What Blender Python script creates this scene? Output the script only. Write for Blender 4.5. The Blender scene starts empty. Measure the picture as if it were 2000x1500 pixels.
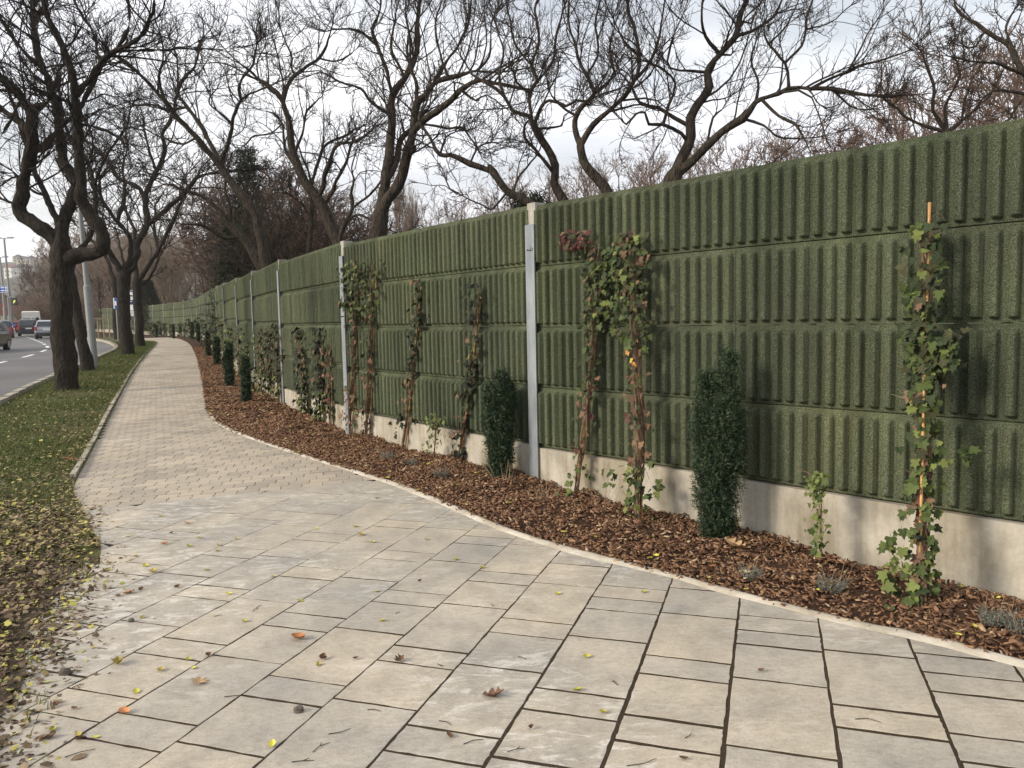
import bpy, bmesh, math, random
import numpy as np
from mathutils import Vector, Matrix
rad = math.radians
random.seed(7)
rng = np.random.default_rng(7)
scene = bpy.context.scene
COL = scene.collection

# ------------------------------------------------------------------ camera
EYE = 1.57
PITCH = math.atan(126/1540.0)
ROLL = rad(-1.2)
cam_d = bpy.data.cameras.new('camera')
cam = bpy.data.objects.new('camera', cam_d)
COL.objects.link(cam)
cam_d.sensor_width = 36.0
cam_d.lens = 36.0*1540/2000
cam_d.clip_start = 0.05
cam_d.clip_end = 6000
CAM_M = Matrix.Translation((0, 0, EYE)) @ Matrix.Rotation(math.pi/2-PITCH, 4, 'X') @ Matrix.Rotation(ROLL, 4, 'Z')
cam.matrix_world = CAM_M
scene.camera = cam

# ------------------------------------------------------------------ light
SUN_EL, SUN_AZ = 26.0, 247.0          # azimuth clockwise from +Y : the sun is to the left, a little behind
sun_d = bpy.data.lights.new('sun', 'SUN')
sun_d.energy = 3.4
sun_d.angle = rad(16)
sun_d.color = (1.0, 0.89, 0.74)
sun = bpy.data.objects.new('sun', sun_d)
COL.objects.link(sun)
sdir = Vector((math.sin(rad(SUN_AZ))*math.cos(rad(SUN_EL)), math.cos(rad(SUN_AZ))*math.cos(rad(SUN_EL)), math.sin(rad(SUN_EL))))
sun.rotation_euler = (-sdir).to_track_quat('-Z', 'Y').to_euler()

world = bpy.data.worlds.new('World')
scene.world = world
world.use_nodes = True
wn, wl = world.node_tree.nodes, world.node_tree.links
wn.clear()
w_out = wn.new('ShaderNodeOutputWorld')
w_bg = wn.new('ShaderNodeBackground')
w_bg.inputs['Strength'].default_value = 0.10
w_sky = wn.new('ShaderNodeTexSky')
w_sky.sky_type = 'NISHITA'
w_sky.sun_disc = False
w_sky.sun_elevation = rad(SUN_EL)
w_sky.sun_rotation = rad(SUN_AZ)
w_sky.air_density = 1.2
w_sky.dust_density = 2.5
w_tc = wn.new('ShaderNodeTexCoord')
w_sep = wn.new('ShaderNodeSeparateXYZ')
wl.new(w_tc.outputs['Generated'], w_sep.inputs[0])
w_z = wn.new('ShaderNodeMath'); w_z.operation = 'MAXIMUM'; w_z.inputs[1].default_value = 0.0
wl.new(w_sep.outputs['Z'], w_z.inputs[0])
w_z2 = wn.new('ShaderNodeMath'); w_z2.operation = 'ADD'; w_z2.inputs[1].default_value = 0.22
wl.new(w_z.outputs[0], w_z2.inputs[0])
w_cmb = wn.new('ShaderNodeCombineXYZ')
for ax in ('X', 'Y'):
    d = wn.new('ShaderNodeMath'); d.operation = 'DIVIDE'
    wl.new(w_sep.outputs[ax], d.inputs[0]); wl.new(w_z2.outputs[0], d.inputs[1])
    wl.new(d.outputs[0], w_cmb.inputs[ax])
def w_noise(scale, detail, off, dist=0.0):
    m = wn.new('ShaderNodeMapping'); m.inputs['Location'].default_value = off
    m.inputs['Rotation'].default_value = (0, 0, 0.5)
    m.inputs['Scale'].default_value = (scale, scale*1.9, 1)
    wl.new(w_cmb.outputs[0], m.inputs[0])
    n = wn.new('ShaderNodeTexNoise'); n.inputs['Scale'].default_value = 1.0
    n.inputs['Detail'].default_value = detail; n.inputs['Roughness'].default_value = 0.5
    n.inputs['Distortion'].default_value = dist
    wl.new(m.outputs[0], n.inputs['Vector'])
    return n
def w_ramp(src, stops):
    r = wn.new('ShaderNodeValToRGB')
    e = r.color_ramp.elements
    while len(e) < len(stops): e.new(0.5)
    for el, (p, c) in zip(e, stops):
        el.position = p; el.color = (*c, 1)
    wl.new(src, r.inputs[0])
    return r
n1 = w_noise(0.75, 5, (3.1, 1.7, 0), 0.3)
n2 = w_noise(0.55, 4, (8.3, 5.1, 2))
cover = w_ramp(n1.outputs['Fac'], [(0.38, (0.45,)*3), (0.55, (1.0,)*3)])
# cloud radiance (the background strength is 0.1, so 8 means 0.8)
bright = w_ramp(n2.outputs['Fac'], [(0.34, (0.78, 0.80, 0.87)), (0.50, (0.89, 0.905, 0.95)), (0.64, (1.0, 0.995, 0.995))])
w_amp = wn.new('ShaderNodeVectorMath'); w_amp.operation = 'SCALE'; w_amp.inputs["Scale"].default_value = 12.0
wl.new(bright.outputs[0], w_amp.inputs[0])
# thin warm veil towards the horizon
w_hz = wn.new('ShaderNodeMapRange')
w_hz.inputs['From Min'].default_value = 0.0; w_hz.inputs['From Max'].default_value = 0.30
w_hz.inputs['To Min'].default_value = 0.65; w_hz.inputs['To Max'].default_value = 0.0
wl.new(w_sep.outputs['Z'], w_hz.inputs['Value'])
w_mix = wn.new('ShaderNodeMix'); w_mix.data_type = 'RGBA'
wl.new(cover.outputs[0], w_mix.inputs['Factor'])
wl.new(w_sky.outputs[0], w_mix.inputs[6]); wl.new(w_amp.outputs[0], w_mix.inputs[7])
w_mix2 = wn.new('ShaderNodeMix'); w_mix2.data_type = 'RGBA'
wl.new(w_hz.outputs[0], w_mix2.inputs['Factor'])
wl.new(w_mix.outputs[2], w_mix2.inputs[6]); w_mix2.inputs[7].default_value = (9.8, 9.55, 9.35, 1)
wl.new(w_mix2.outputs[2], w_bg.inputs['Color'])
wl.new(w_bg.outputs[0], w_out.inputs['Surface'])

vs = scene.view_settings
vs.view_transform = 'Standard'
try: vs.look = 'None'
except Exception: pass
vs.gamma = 1.0
vs.use_curve_mapping = False
vs.exposure = 0.23

# ------------------------------------------------------------------ survey helpers
M3 = np.array(CAM_M.to_3x3())
CPOS = np.array([0, 0, EYE])
RY = np.array([-200, 9, 14, 18, 22, 26, 34, 45, 57, 68, 80, 92, 110, 6000.])
RZ = np.array([0, 0, .08, .14, .21, .30, .48, .72, .77, .82, 1.0, 1.18, 1.32, 1.32])
_yy = np.linspace(-60, 200, 2601)
_zz = np.interp(_yy, RY, RZ)
_zz = np.convolve(np.pad(_zz, 25, mode='edge'), np.ones(51)/51, mode='valid')
def R(y):
    """ground level at distance y : the street climbs gently away from the camera"""
    return np.interp(y, _yy, _zz)
def ray(x, y):
    d = M3 @ np.array([(x-1000)/1540., -(y-750)/1540., -1.0])
    return d/d[1]
def at(x, y, Y):
    """survey point on the vertical sheet at distance Y"""
    return CPOS + ray(x, y)*Y
def gnd(x, y, off=0.0):
    """survey point on the ground"""
    d = ray(x, y); Y = 5.0
    for _ in range(120):
        Y = 0.5*Y + 0.5*min(400.0, (R(Y)+off-EYE)/min(d[2], -1e-4))
    return CPOS + d*Y

# ------------------------------------------------------------------ object helpers
def tag(o, label=None, cat=None, group=None, kind=None):
    if label: o['label'] = label
    if cat: o['category'] = cat
    if group: o['group'] = group
    if kind: o['kind'] = kind
    return o
def empty(name, loc, label=None, cat=None, group=None, rz=0.0):
    o = bpy.data.objects.new(name, None)
    o.empty_display_size = 0.1
    COL.objects.link(o)
    o.location = [float(v) for v in loc]; o.rotation_euler = (0, 0, rz)
    return tag(o, label, cat, group)
def np_mesh(name, verts, faces, smooth=False):
    """faces : (n,3) or (n,4) array, or list of lists"""
    me = bpy.data.meshes.new(name)
    verts = np.asarray(verts, dtype=np.float32).reshape(-1, 3)
    if isinstance(faces, np.ndarray):
        k = faces.shape[1]; n = faces.shape[0]
        me.vertices.add(len(verts)); me.vertices.foreach_set('co', verts.ravel())
        me.loops.add(n*k); me.loops.foreach_set('vertex_index', faces.astype(np.int32).ravel())
        me.polygons.add(n)
        me.polygons.foreach_set('loop_start', np.arange(0, n*k, k, dtype=np.int32))
        me.polygons.foreach_set('loop_total', np.full(n, k, dtype=np.int32))
        me.update(calc_edges=True)
    else:
        me.from_pydata(verts.tolist(), [], faces); me.update()
    if smooth:
        me.polygons.foreach_set('use_smooth', np.ones(len(me.polygons), dtype=bool))
    return me
def link(name, me, mat=None, parent=None, local=True, kind=None, loc=None):
    o = bpy.data.objects.new(name, me)
    COL.objects.link(o)
    if mat is not None and me is not None and len(me.materials) == 0: me.materials.append(mat)
    if parent is not None:
        o.parent = parent
        if not local:                                   # mesh is in world coordinates
            o.matrix_parent_inverse = parent_inv(parent)
    if loc is not None: o.location = [float(v) for v in loc]
    if kind: o['kind'] = kind
    return o
def parent_inv(p):
    m = Matrix.LocRotScale(p.location, p.rotation_euler, p.scale)
    if p.parent is not None:
        m = Matrix.LocRotScale(p.parent.location, p.parent.rotation_euler, p.parent.scale) @ m
    return m.inverted()
class MB:
    """collects simple shapes into one mesh"""
    def __init__(s): s.v = []; s.f = []
    def add(s, v, f):
        b = len(s.v); s.v += [tuple(map(float, p)) for p in v]; s.f += [[i+b for i in q] for q in f]
    def box(s, c, d, rz=0.0, bev=0.0):
        x, y, z = d[0]/2, d[1]/2, d[2]/2
        ca, sa = math.cos(rz), math.sin(rz)
        v = []
        for zz in (-z, z):
            for xx, yy in ((-x, -y), (x, -y), (x, y), (-x, y)):
                v.append((c[0]+xx*ca-yy*sa, c[1]+xx*sa+yy*ca, c[2]+zz))
        s.add(v, [[3, 2, 1, 0], [4, 5, 6, 7], [0, 1, 5, 4], [1, 2, 6, 5], [2, 3, 7, 6], [3, 0, 4, 7]])
    def tube(s, pts, rads, n=8, cap=True):
        pts = np.asarray(pts, float)
        if np.isscalar(rads): rads = [rads]*len(pts)
        V, F = tube_np(pts, np.asarray(rads, float), n)
        f = F.tolist()
        if cap:
            f.append(list(range(n))[::-1]); f.append([len(V)-n+i for i in range(n)])
        s.add(V, f)
    def lathe(s, prof, c, n=12):
        v = []; f = []
        for (r, z) in prof:
            for i in range(n):
                a = 2*math.pi*i/n; v.append((c[0]+r*math.cos(a), c[1]+r*math.sin(a), c[2]+z))
        for j in range(len(prof)-1):
            for i in range(n):
                f.append([j*n+i, j*n+(i+1) % n, (j+1)*n+(i+1) % n, (j+1)*n+i])
        f.append(list(range(n))[::-1]); f.append([(len(prof)-1)*n+i for i in range(n)])
        s.add(v, f)
    def build(s, name, mat, parent=None, local=True, kind=None, smooth=False):
        return link(name, np_mesh(name, s.v, s.f, smooth), mat, parent, local, kind)
def frames(pts):
    T = np.gradient(pts, axis=0); T /= np.linalg.norm(T, axis=1)[:, None]+1e-9
    N = np.zeros_like(T)
    r = np.array([1., 0, 0]) if abs(T[0, 0]) < 0.8 else np.array([0, 1., 0])
    n = np.cross(T[0], r); n /= np.linalg.norm(n)
    for i in range(len(T)):
        n = n - T[i]*np.dot(n, T[i]); n /= np.linalg.norm(n)+1e-9
        N[i] = n
    return T, N, np.cross(T, N)
def tube_np(pts, rads, n):
    T, N, B = frames(pts)
    a = np.arange(n)*2*math.pi/n
    ring = N[:, None, :]*np.cos(a)[None, :, None] + B[:, None, :]*np.sin(a)[None, :, None]
    V = pts[:, None, :] + ring*np.asarray(rads)[:, None, None]
    K = len(pts)
    j = np.arange(K-1)[:, None]*n; i = np.arange(n)[None, :]
    F = np.stack([j+i, j+(i+1) % n, j+n+(i+1) % n, j+n+i], -1).reshape(-1, 4)
    return V.reshape(-1, 3), F
def hash3(ix, iy, iz):
    h = (ix*374761393 + iy*668265263 + iz*2147483647 + 1274126177) & 0xFFFFFFFF
    h = ((h ^ (h >> 13))*1274126177) & 0xFFFFFFFF
    return ((h ^ (h >> 16)) & 0xFFFF)/65535.0
def vnoise(p):
    p = np.asarray(p, float); i = np.floor(p).astype(np.int64); f = p-i; u = f*f*(3-2*f)
    r = 0
    for dx in (0, 1):
        for dy in (0, 1):
            for dz in (0, 1):
                w = (u[..., 0] if dx else 1-u[..., 0])*(u[..., 1] if dy else 1-u[..., 1])*(u[..., 2] if dz else 1-u[..., 2])
                r = r + w*hash3(i[..., 0]+dx, i[..., 1]+dy, i[..., 2]+dz)
    return r
def catmull(pts, step):
    pts = np.asarray(pts, float)
    P = np.vstack([2*pts[0]-pts[1], pts, 2*pts[-1]-pts[-2]])
    out = []
    for i in range(1, len(P)-2):
        n = max(2, int(np.linalg.norm(P[i+1]-P[i])/step))
        for t in np.arange(n)/n:
            out.append(0.5*((2*P[i])+(-P[i-1]+P[i+1])*t+(2*P[i-1]-5*P[i]+4*P[i+1]-P[i+2])*t*t+(-P[i-1]+3*P[i]-3*P[i+1]+P[i+2])*t**3))
    out.append(P[-2])
    return np.array(out)

# ------------------------------------------------------------------ material helpers
class Mat:
    def __init__(s, name, rough=0.9, spec=0.3, metal=0.0):
        s.m = bpy.data.materials.new(name); s.m.use_nodes = True
        s.t = s.m.node_tree; s.n = s.t.nodes; s.l = s.t.links
        s.b = s.n['Principled BSDF']
        s.b.inputs['Roughness'].default_value = rough
        s.b.inputs['Specular IOR Level'].default_value = spec
        s.b.inputs['Metallic'].default_value = metal
        s.tc = s.n.new('ShaderNodeTexCoord')
        s.geo = s.n.new('ShaderNodeNewGeometry')
    def coord(s, which='Object', scale=(1, 1, 1), world=False):
        m = s.n.new('ShaderNodeMapping'); m.inputs['Scale'].default_value = scale
        s.l.new(s.geo.outputs['Position'] if world else s.tc.outputs[which], m.inputs[0])
        return m.outputs[0]
    def noise(s, v, scale, detail=4, rough=0.55, dist=0.0):
        n = s.n.new('ShaderNodeTexNoise'); n.inputs['Scale'].default_value = scale
        n.inputs['Detail'].default_value = detail; n.inputs['Roughness'].default_value = rough
        n.inputs['Distortion'].default_value = dist
        s.l.new(v, n.inputs['Vector']); return n.outputs['Fac']
    def voro(s, v, scale, feat='F1', out='Distance'):
        n = s.n.new('ShaderNodeTexVoronoi'); n.feature = feat; n.inputs['Scale'].default_value = scale
        s.l.new(v, n.inputs['Vector']); return n.outputs[out]
    def ramp(s, f, stops, const=False):
        r = s.n.new('ShaderNodeValToRGB'); e = r.color_ramp.elements
        if const: r.color_ramp.interpolation = 'CONSTANT'
        while len(e) < len(stops): e.new(0.5)
        for el, (p, c) in zip(e, stops):
            el.position = p
            el.color = (*c, 1) if len(c) == 3 else c
        s.l.new(f, r.inputs[0]); return r.outputs[0]
    def mix(s, f, a, b, mode='MIX'):
        m = s.n.new('ShaderNodeMix'); m.data_type = 'RGBA'; m.blend_type = mode
        for sock, val in ((m.inputs[0], f), (m.inputs[6], a), (m.inputs[7], b)):
            if isinstance(val, (int, float)): sock.default_value = val
            elif isinstance(val, tuple): sock.default_value = (*val, 1)
            else: s.l.new(val, sock)
        return m.outputs[2]
    def math(s, op, a, b=None):
        m = s.n.new('ShaderNodeMath'); m.operation = op
        for sock, val in zip(m.inputs, (a, b)):
            if val is None: continue
            if isinstance(val, (int, float)): sock.default_value = val
            else: s.l.new(val, sock)
        return m.outputs[0]
    def rand_obj(s):
        o = s.n.new('ShaderNodeObjectInfo'); return o.outputs['Random']
    def rand_island(s): return s.geo.outputs['Random Per Island']
    def color(s, c):
        if isinstance(c, tuple): s.b.inputs['Base Color'].default_value = (*c, 1)
        else: s.l.new(c, s.b.inputs['Base Color'])
        return s
    def bump(s, h, strength=0.5, dist=0.01, prev=None):
        b = s.n.new('ShaderNodeBump'); b.inputs['Strength'].default_value = strength; b.inputs['Distance'].default_value = dist
        s.l.new(h, b.inputs['Height'])
        if prev is not None: s.l.new(prev, b.inputs['Normal'])
        s.l.new(b.outputs[0], s.b.inputs['Normal']); return b.outputs[0]
    def rough(s, f): s.l.new(f, s.b.inputs['Roughness']); return s
def plain(name, c, rough=0.6, spec=0.4, metal=0.0, var=0.12, scale=6.0):
    m = Mat(name, rough, spec, metal); v = m.coord()
    n = m.noise(v, scale, 5)
    lo = tuple(x*(1-var) for x in c); hi = tuple(min(1, x*(1+var)) for x in c)
    m.color(m.ramp(n, [(0.3, lo), (0.7, hi)])); return m.m
def island(name, stops, rough=0.85, spec=0.25, trans=0.0, fine=0.0):
    m = Mat(name, rough, spec)
    c = m.ramp(m.rand_island(), stops)
    if fine:
        n = m.noise(m.coord(), fine, 3)
        c = m.mix(0.8, c, m.ramp(n, [(0.3, (0.55,)*3), (0.7, (1.25,)*3)]), 'MULTIPLY')
    m.color(c)
    return m.m

# bark
def bark(name, dark, light, sc=1.0):
    m = Mat(name, 0.95, 0.15); v = m.coord(scale=(1, 1, 0.28)); v2 = m.coord()
    n = m.noise(v, 22*sc, 6, 0.65, 0.6); k = m.voro(v, 26*sc, 'DISTANCE_TO_EDGE')
    big = m.noise(v2, 1.7, 4)
    c = m.mix(big, m.ramp(n, [(0.32, dark), (0.72, light)]), m.ramp(n, [(0.3, tuple(x*0.8 for x in dark)), (0.75, tuple(x*1.15 for x in light))]))
    moss = m.ramp(m.noise(v2, 4.0, 5), [(0.58, (0, 0, 0)), (0.72, (1, 1, 1))])
    c = m.mix(m.math('MULTIPLY', moss, 0.28), c, (0.055, 0.06, 0.03))
    m.color(c)
    b1 = m.bump(k, 1.0, 0.035); m.bump(n, 0.8, 0.02, b1)
    return m.m
M_BARK_STREET = bark('bark_street', (0.012, 0.010, 0.0085), (0.058, 0.048, 0.038))
M_BARK = bark('bark_locust', (0.017, 0.0135, 0.011), (0.088, 0.072, 0.056))
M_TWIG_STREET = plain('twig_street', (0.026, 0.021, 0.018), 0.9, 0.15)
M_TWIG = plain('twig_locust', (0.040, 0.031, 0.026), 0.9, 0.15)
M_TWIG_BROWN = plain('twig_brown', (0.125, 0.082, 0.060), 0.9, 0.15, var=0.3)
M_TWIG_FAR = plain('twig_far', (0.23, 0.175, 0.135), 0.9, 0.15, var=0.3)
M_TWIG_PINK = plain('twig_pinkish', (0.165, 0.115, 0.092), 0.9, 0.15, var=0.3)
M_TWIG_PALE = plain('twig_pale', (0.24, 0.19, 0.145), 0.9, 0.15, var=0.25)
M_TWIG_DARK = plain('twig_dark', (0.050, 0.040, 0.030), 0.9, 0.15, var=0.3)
M_STUB = plain('cut_wood', (0.30, 0.11, 0.07), 0.8)

# noise barrier : wood-cement, green
def m_panel():
    m = Mat('green_wood_cement', 0.95, 0.12); v = m.coord(); w = m.coord(world=True)
    f1 = m.noise(v, 150, 3, 0.75); f2 = m.voro(v, 120, 'F1'); f3 = m.noise(w, 1.1, 5)
    c = m.ramp(f1, [(0.33, (0.022, 0.029, 0.015)), (0.43, (0.068, 0.088, 0.047)), (0.58, (0.128, 0.158, 0.088)), (0.72, (0.29, 0.325, 0.215))])
    c = m.mix(m.ramp(f3, [(0.35, (0, 0, 0)), (0.7, (0.55,)*3)]), c, m.ramp(f1, [(0.33, (0.024, 0.026, 0.016)), (0.53, (0.096, 0.104, 0.064)), (0.75, (0.26, 0.265, 0.19))]))
    vs_ = m.coord(scale=(9, 9, 0.35)); st = m.noise(vs_, 1.0, 4)
    c = m.mix(0.7, c, m.ramp(st, [(0.3, (0.60,)*3), (0.65, (1.22,)*3)]), 'MULTIPLY')
    t = m.ramp(m.rand_obj(), [(0, (0.82, 0.84, 0.84)), (0.5, (0.98, 0.97, 0.96)), (1, (1.14, 1.12, 1.08))])
    c = m.mix(1.0, c, t, 'MULTIPLY')
    po = m.ramp(m.voro(v, 62), [(0.10, (0.34,)*3), (0.26, (1.0,)*3)])
    c = m.mix(0.55, c, po, 'MULTIPLY')
    pw = m.noise(m.coord(world=True, scale=(1, 1, 0.6)), 0.9, 5, 0.6)
    c = m.mix(0.8, c, m.ramp(pw, [(0.34, (0.72, 0.74, 0.78)), (0.52, (1.0,)*3), (0.68, (1.22, 1.16, 1.02))]), 'MULTIPLY')
    ws = m.noise(m.coord(world=True, scale=(5, 5, 0.22)), 1.0, 4, 0.65)
    c = m.mix(0.6, c, m.ramp(ws, [(0.36, (0.66, 0.66, 0.64)), (0.5, (1.0,)*3), (0.66, (1.14, 1.12, 1.08))]), 'MULTIPLY')
    c = m.mix(1.0, c, (0.99, 0.95, 1.03), 'MULTIPLY')
    m.color(c)
    b = m.bump(f1, 0.8, 0.010); m.bump(f2, 0.4, 0.006, b)
    return m.m
M_PANEL = m_panel()
def concrete(name, lo, hi, stain=0.6, bumpy=0.3):
    m = Mat(name, 0.9, 0.25); w = m.coord(world=True); v = m.coord()
    a = m.noise(w, 2.2, 6, 0.6); b = m.noise(w, 34, 5, 0.65)
    c = m.ramp(a, [(0.3, lo), (0.7, hi)])
    c = m.mix(0.5, c, m.ramp(b, [(0.3, (0.78,)*3), (0.7, (1.14,)*3)]), 'MULTIPLY')
    s_ = m.noise(m.coord(world=True, scale=(2.2, 2.2, 0.8)), 1.5, 5)
    c = m.mix(min(1, stain*1.4), c, m.ramp(s_, [(0.36, (0.62, 0.58, 0.5)), (0.56, (1.03,)*3)]), 'MULTIPLY')
    st2 = m.noise(m.coord(world=True, scale=(7, 7, 0.5)), 1.0, 5, 0.7)
    c = m.mix(stain*0.8, c, m.ramp(st2, [(0.36, (0.70, 0.67, 0.60)), (0.52, (1.02,)*3)]), 'MULTIPLY')
    pit = m.ramp(m.voro(w, 46), [(0.05, (0.35,)*3), (0.14, (1,)*3)])
    c = m.mix(0.4, c, pit, 'MULTIPLY')
    m.color(c); m.bump(b, bumpy, 0.006); return m.m
M_PLINTH = concrete('plinth_concrete', (0.32, 0.295, 0.245), (0.50, 0.465, 0.39), 0.75)
M_CAP = concrete('cap_concrete', (0.26, 0.26, 0.23), (0.42, 0.41, 0.37))
M_KERB = concrete('kerb_concrete', (0.32, 0.29, 0.24), (0.48, 0.44, 0.37))
M_MORTAR = concrete('mortar', (0.46, 0.41, 0.33), (0.66, 0.60, 0.50), 0.4, 0.8)
def m_steel():
    m = Mat('galvanised_steel', 0.55, 0.4, 0.35); v = m.coord(scale=(1, 1, 0.25))
    n = m.noise(v, 9, 5); s_ = m.voro(m.coord(), 60, 'F1', 'Color')
    c = m.ramp(n, [(0.3, (0.21, 0.235, 0.255)), (0.7, (0.36, 0.39, 0.41))])
    c = m.mix(0.12, c, s_, 'MULTIPLY'); m.color(c); return m.m
M_STEEL = m_steel()
def m_slab():
    m = Mat('paving_slab', 0.82, 0.3); w = m.coord(world=True)
    a = m.noise(w, 1.6, 6, 0.6); b = m.noise(w, 6.5, 7, 0.62, 0.4); f = m.noise(w, 130, 3, 0.6)
    c = m.ramp(a, [(0.30, (0.330, 0.308, 0.268)), (0.50, (0.398, 0.360, 0.298)), (0.70, (0.490, 0.432, 0.345))])
    c = m.mix(0.8, c, m.ramp(m.rand_obj(), [(0, (0.88, 0.90, 0.925)), (0.35, (0.97, 0.975, 0.985)), (0.7, (1.04, 1.02, 0.985)), (1, (1.10, 1.065, 1.0))]), 'MULTIPLY')
    c = m.mix(0.7, c, m.ramp(b, [(0.36, (0.84, 0.83, 0.82)), (0.56, (1.03,)*3)]), 'MULTIPLY')
    # dried lime smears
    e1 = m.noise(m.coord(world=True, scale=(1.0, 2.2, 1)), 5.5, 8, 0.72, 0.8); e2 = m.noise(w, 0.55, 3)
    lime = m.math('MULTIPLY', m.ramp(e1, [(0.51, (0,)*3), (0.60, (1,)*3)]), m.ramp(e2, [(0.43, (0,)*3), (0.58, (0.62,)*3)]))
    c = m.mix(lime, c, (0.66, 0.625, 0.56))
    sp = m.ramp(m.voro(w, 17), [(0.035, (1,)*3), (0.065, (0,)*3)])
    c = m.mix(m.math('MULTIPLY', sp, 0.55), c, (0.16, 0.13, 0.10))
    c = m.mix(0.7, c, m.ramp(f, [(0.3, (0.8,)*3), (0.7, (1.15,)*3)]), 'MULTIPLY')
    g2 = m.noise(m.coord(world=True, scale=(1, 1.8, 1)), 24, 6, 0.7, 0.5)
    c = m.mix(0.75, c, m.ramp(g2, [(0.34, (0.80, 0.78, 0.75)), (0.5, (1.0,)*3), (0.68, (1.12, 1.11, 1.10))]), 'MULTIPLY')
    m.color(c); bb = m.bump(f, 0.25, 0.003); m.bump(b, 0.12, 0.01, bb)
    m.rough(m.ramp(b, [(0.3, (0.72,)*3), (0.7, (0.9,)*3)]))
    return m.m
M_SLAB = m_slab()
def m_paver():
    m = Mat('clay_grey_paver', 0.88, 0.25); w = m.coord(world=True)
    a = m.noise(w, 0.8, 5); f = m.noise(w, 70, 4, 0.65)
    c = m.ramp(a, [(0.3, (0.345, 0.300, 0.240)), (0.7, (0.455, 0.398, 0.322))])
    rnd = m.math('FRACT', m.math('ADD', m.rand_obj(), m.rand_island()))
    c = m.mix(0.9, c, m.ramp(rnd, [(0, (0.80, 0.80, 0.81)), (0.5, (1, 0.99, 0.97)), (1, (1.15, 1.12, 1.06))]), 'MULTIPLY')
    c = m.mix(0.5, c, m.ramp(f, [(0.3, (0.75,)*3), (0.7, (1.18,)*3)]), 'MULTIPLY')
    m.color(c); m.bump(f, 0.4, 0.004); return m.m
M_PAVER = m_paver()
def soil(name, lo, hi, sc=30):
    m = Mat(name, 0.97, 0.1); w = m.coord(world=True)
    a = m.noise(w, sc, 6, 0.7); b = m.noise(w, 1.2, 4)
    c = m.mix(0.6, m.ramp(a, [(0.3, lo), (0.7, hi)]), m.ramp(b, [(0.3, (0.7,)*3), (0.7, (1.25,)*3)]), 'MULTIPLY')
    m.color(c); m.bump(a, 0.6, 0.02); return m.m
M_SAND = soil('joint_sand', (0.030, 0.022, 0.014), (0.082, 0.061, 0.041), 90)
M_EARTH = soil('earth', (0.045, 0.034, 0.022), (0.11, 0.085, 0.058), 24)
M_MULCHBASE = soil('mulch_base', (0.030, 0.017, 0.011), (0.085, 0.048, 0.030), 45)
def m_turf():
    m = Mat('turf', 0.97, 0.1); w = m.coord(world=True)
    a = m.noise(w, 16, 6, 0.7); b = m.noise(w, 1.3, 5)
    g = m.ramp(a, [(0.3, (0.042, 0.052, 0.020)), (0.7, (0.11, 0.125, 0.048))])
    e = m.ramp(a, [(0.3, (0.060, 0.046, 0.026)), (0.7, (0.150, 0.118, 0.070))])
    m.color(m.mix(m.ramp(b, [(0.40, (0,)*3), (0.62, (1,)*3)]), g, e)); m.bump(a, 0.8, 0.03); return m.m
M_TURF = m_turf()
def m_asphalt():
    m = Mat('asphalt', 0.85, 0.3); w = m.coord(world=True)
    a = m.noise(w, 0.25, 5); f = m.noise(w, 60, 4, 0.7)
    c = m.mix(0.5, m.ramp(a, [(0.3, (0.105, 0.103, 0.102)), (0.7, (0.165, 0.160, 0.155))]), m.ramp(f, [(0.3, (0.7,)*3), (0.7, (1.3,)*3)]), 'MULTIPLY')
    m.color(c); m.bump(f, 0.4, 0.006); return m.m
M_ASPHALT = m_asphalt()
M_PAINT = plain('road_paint', (0.74, 0.73, 0.70), 0.7, var=0.15, scale=3)
M_MULCH = island('mulch_chip', [(0, (0.050, 0.028, 0.019)), (0.25, (0.125, 0.066, 0.039)), (0.6, (0.215, 0.117, 0.066)), (0.88, (0.30, 0.175, 0.10)), (0.96, (0.38, 0.26, 0.15)), (1.0, (0.52, 0.40, 0.25))], 0.9, 0.2, fine=60)
M_GRASS = island('grass_blade', [(0, (0.072, 0.102, 0.030)), (0.5, (0.155, 0.188, 0.056)), (0.82, (0.165, 0.190, 0.062)), (1, (0.30, 0.26, 0.13))], 0.7, 0.3)
M_LITTER = island('leaf_litter', [(0, (0.075, 0.050, 0.030)), (0.35, (0.155, 0.108, 0.066)), (0.62, (0.24, 0.175, 0.11)), (0.80, (0.33, 0.245, 0.15)), (0.86, (0.42, 0.37, 0.10)), (0.95, (0.50, 0.45, 0.12)), (1, (0.34, 0.38, 0.09))], 0.85, 0.25, fine=40)
M_LITTER_GRASS = island('leaf_on_grass', [(0, (0.11, 0.075, 0.042)), (0.5, (0.24, 0.175, 0.095)), (0.8, (0.36, 0.30, 0.12)), (1, (0.44, 0.40, 0.13))], 0.85, 0.25)

def leafmat(name, c, var=0.25, rough=0.68, spec=0.2):
    m = Mat(name, rough, spec); n = m.noise(m.coord(), 40, 3)
    base = m.ramp(n, [(0.3, tuple(x*(1-var) for x in c)), (0.7, tuple(min(1, x*(1+var)) for x in c))])
    r = m.ramp(m.rand_obj(), [(0, (0.72,)*3), (1, (1.28,)*3)])
    m.color(m.mix(0.9, base, r, 'MULTIPLY'))
    m.b.inputs['Subsurface Weight'].default_value = 0.0
    return m.m
M_IVY = [leafmat('ivy_dark', (0.029, 0.043, 0.017)), leafmat('ivy_green', (0.062, 0.084, 0.025)), leafmat('ivy_light', (0.125, 0.150, 0.042)),
         leafmat('ivy_yellow', (0.42, 0.33, 0.06)), leafmat('ivy_red', (0.080, 0.028, 0.025)), leafmat('ivy_brown', (0.15, 0.09, 0.055)), leafmat('ivy_olive', (0.046, 0.048, 0.022)),
         leafmat('ivy_orange', (0.40, 0.19, 0.06)), leafmat('ivy_blackish', (0.016, 0.020, 0.011))]
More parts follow.
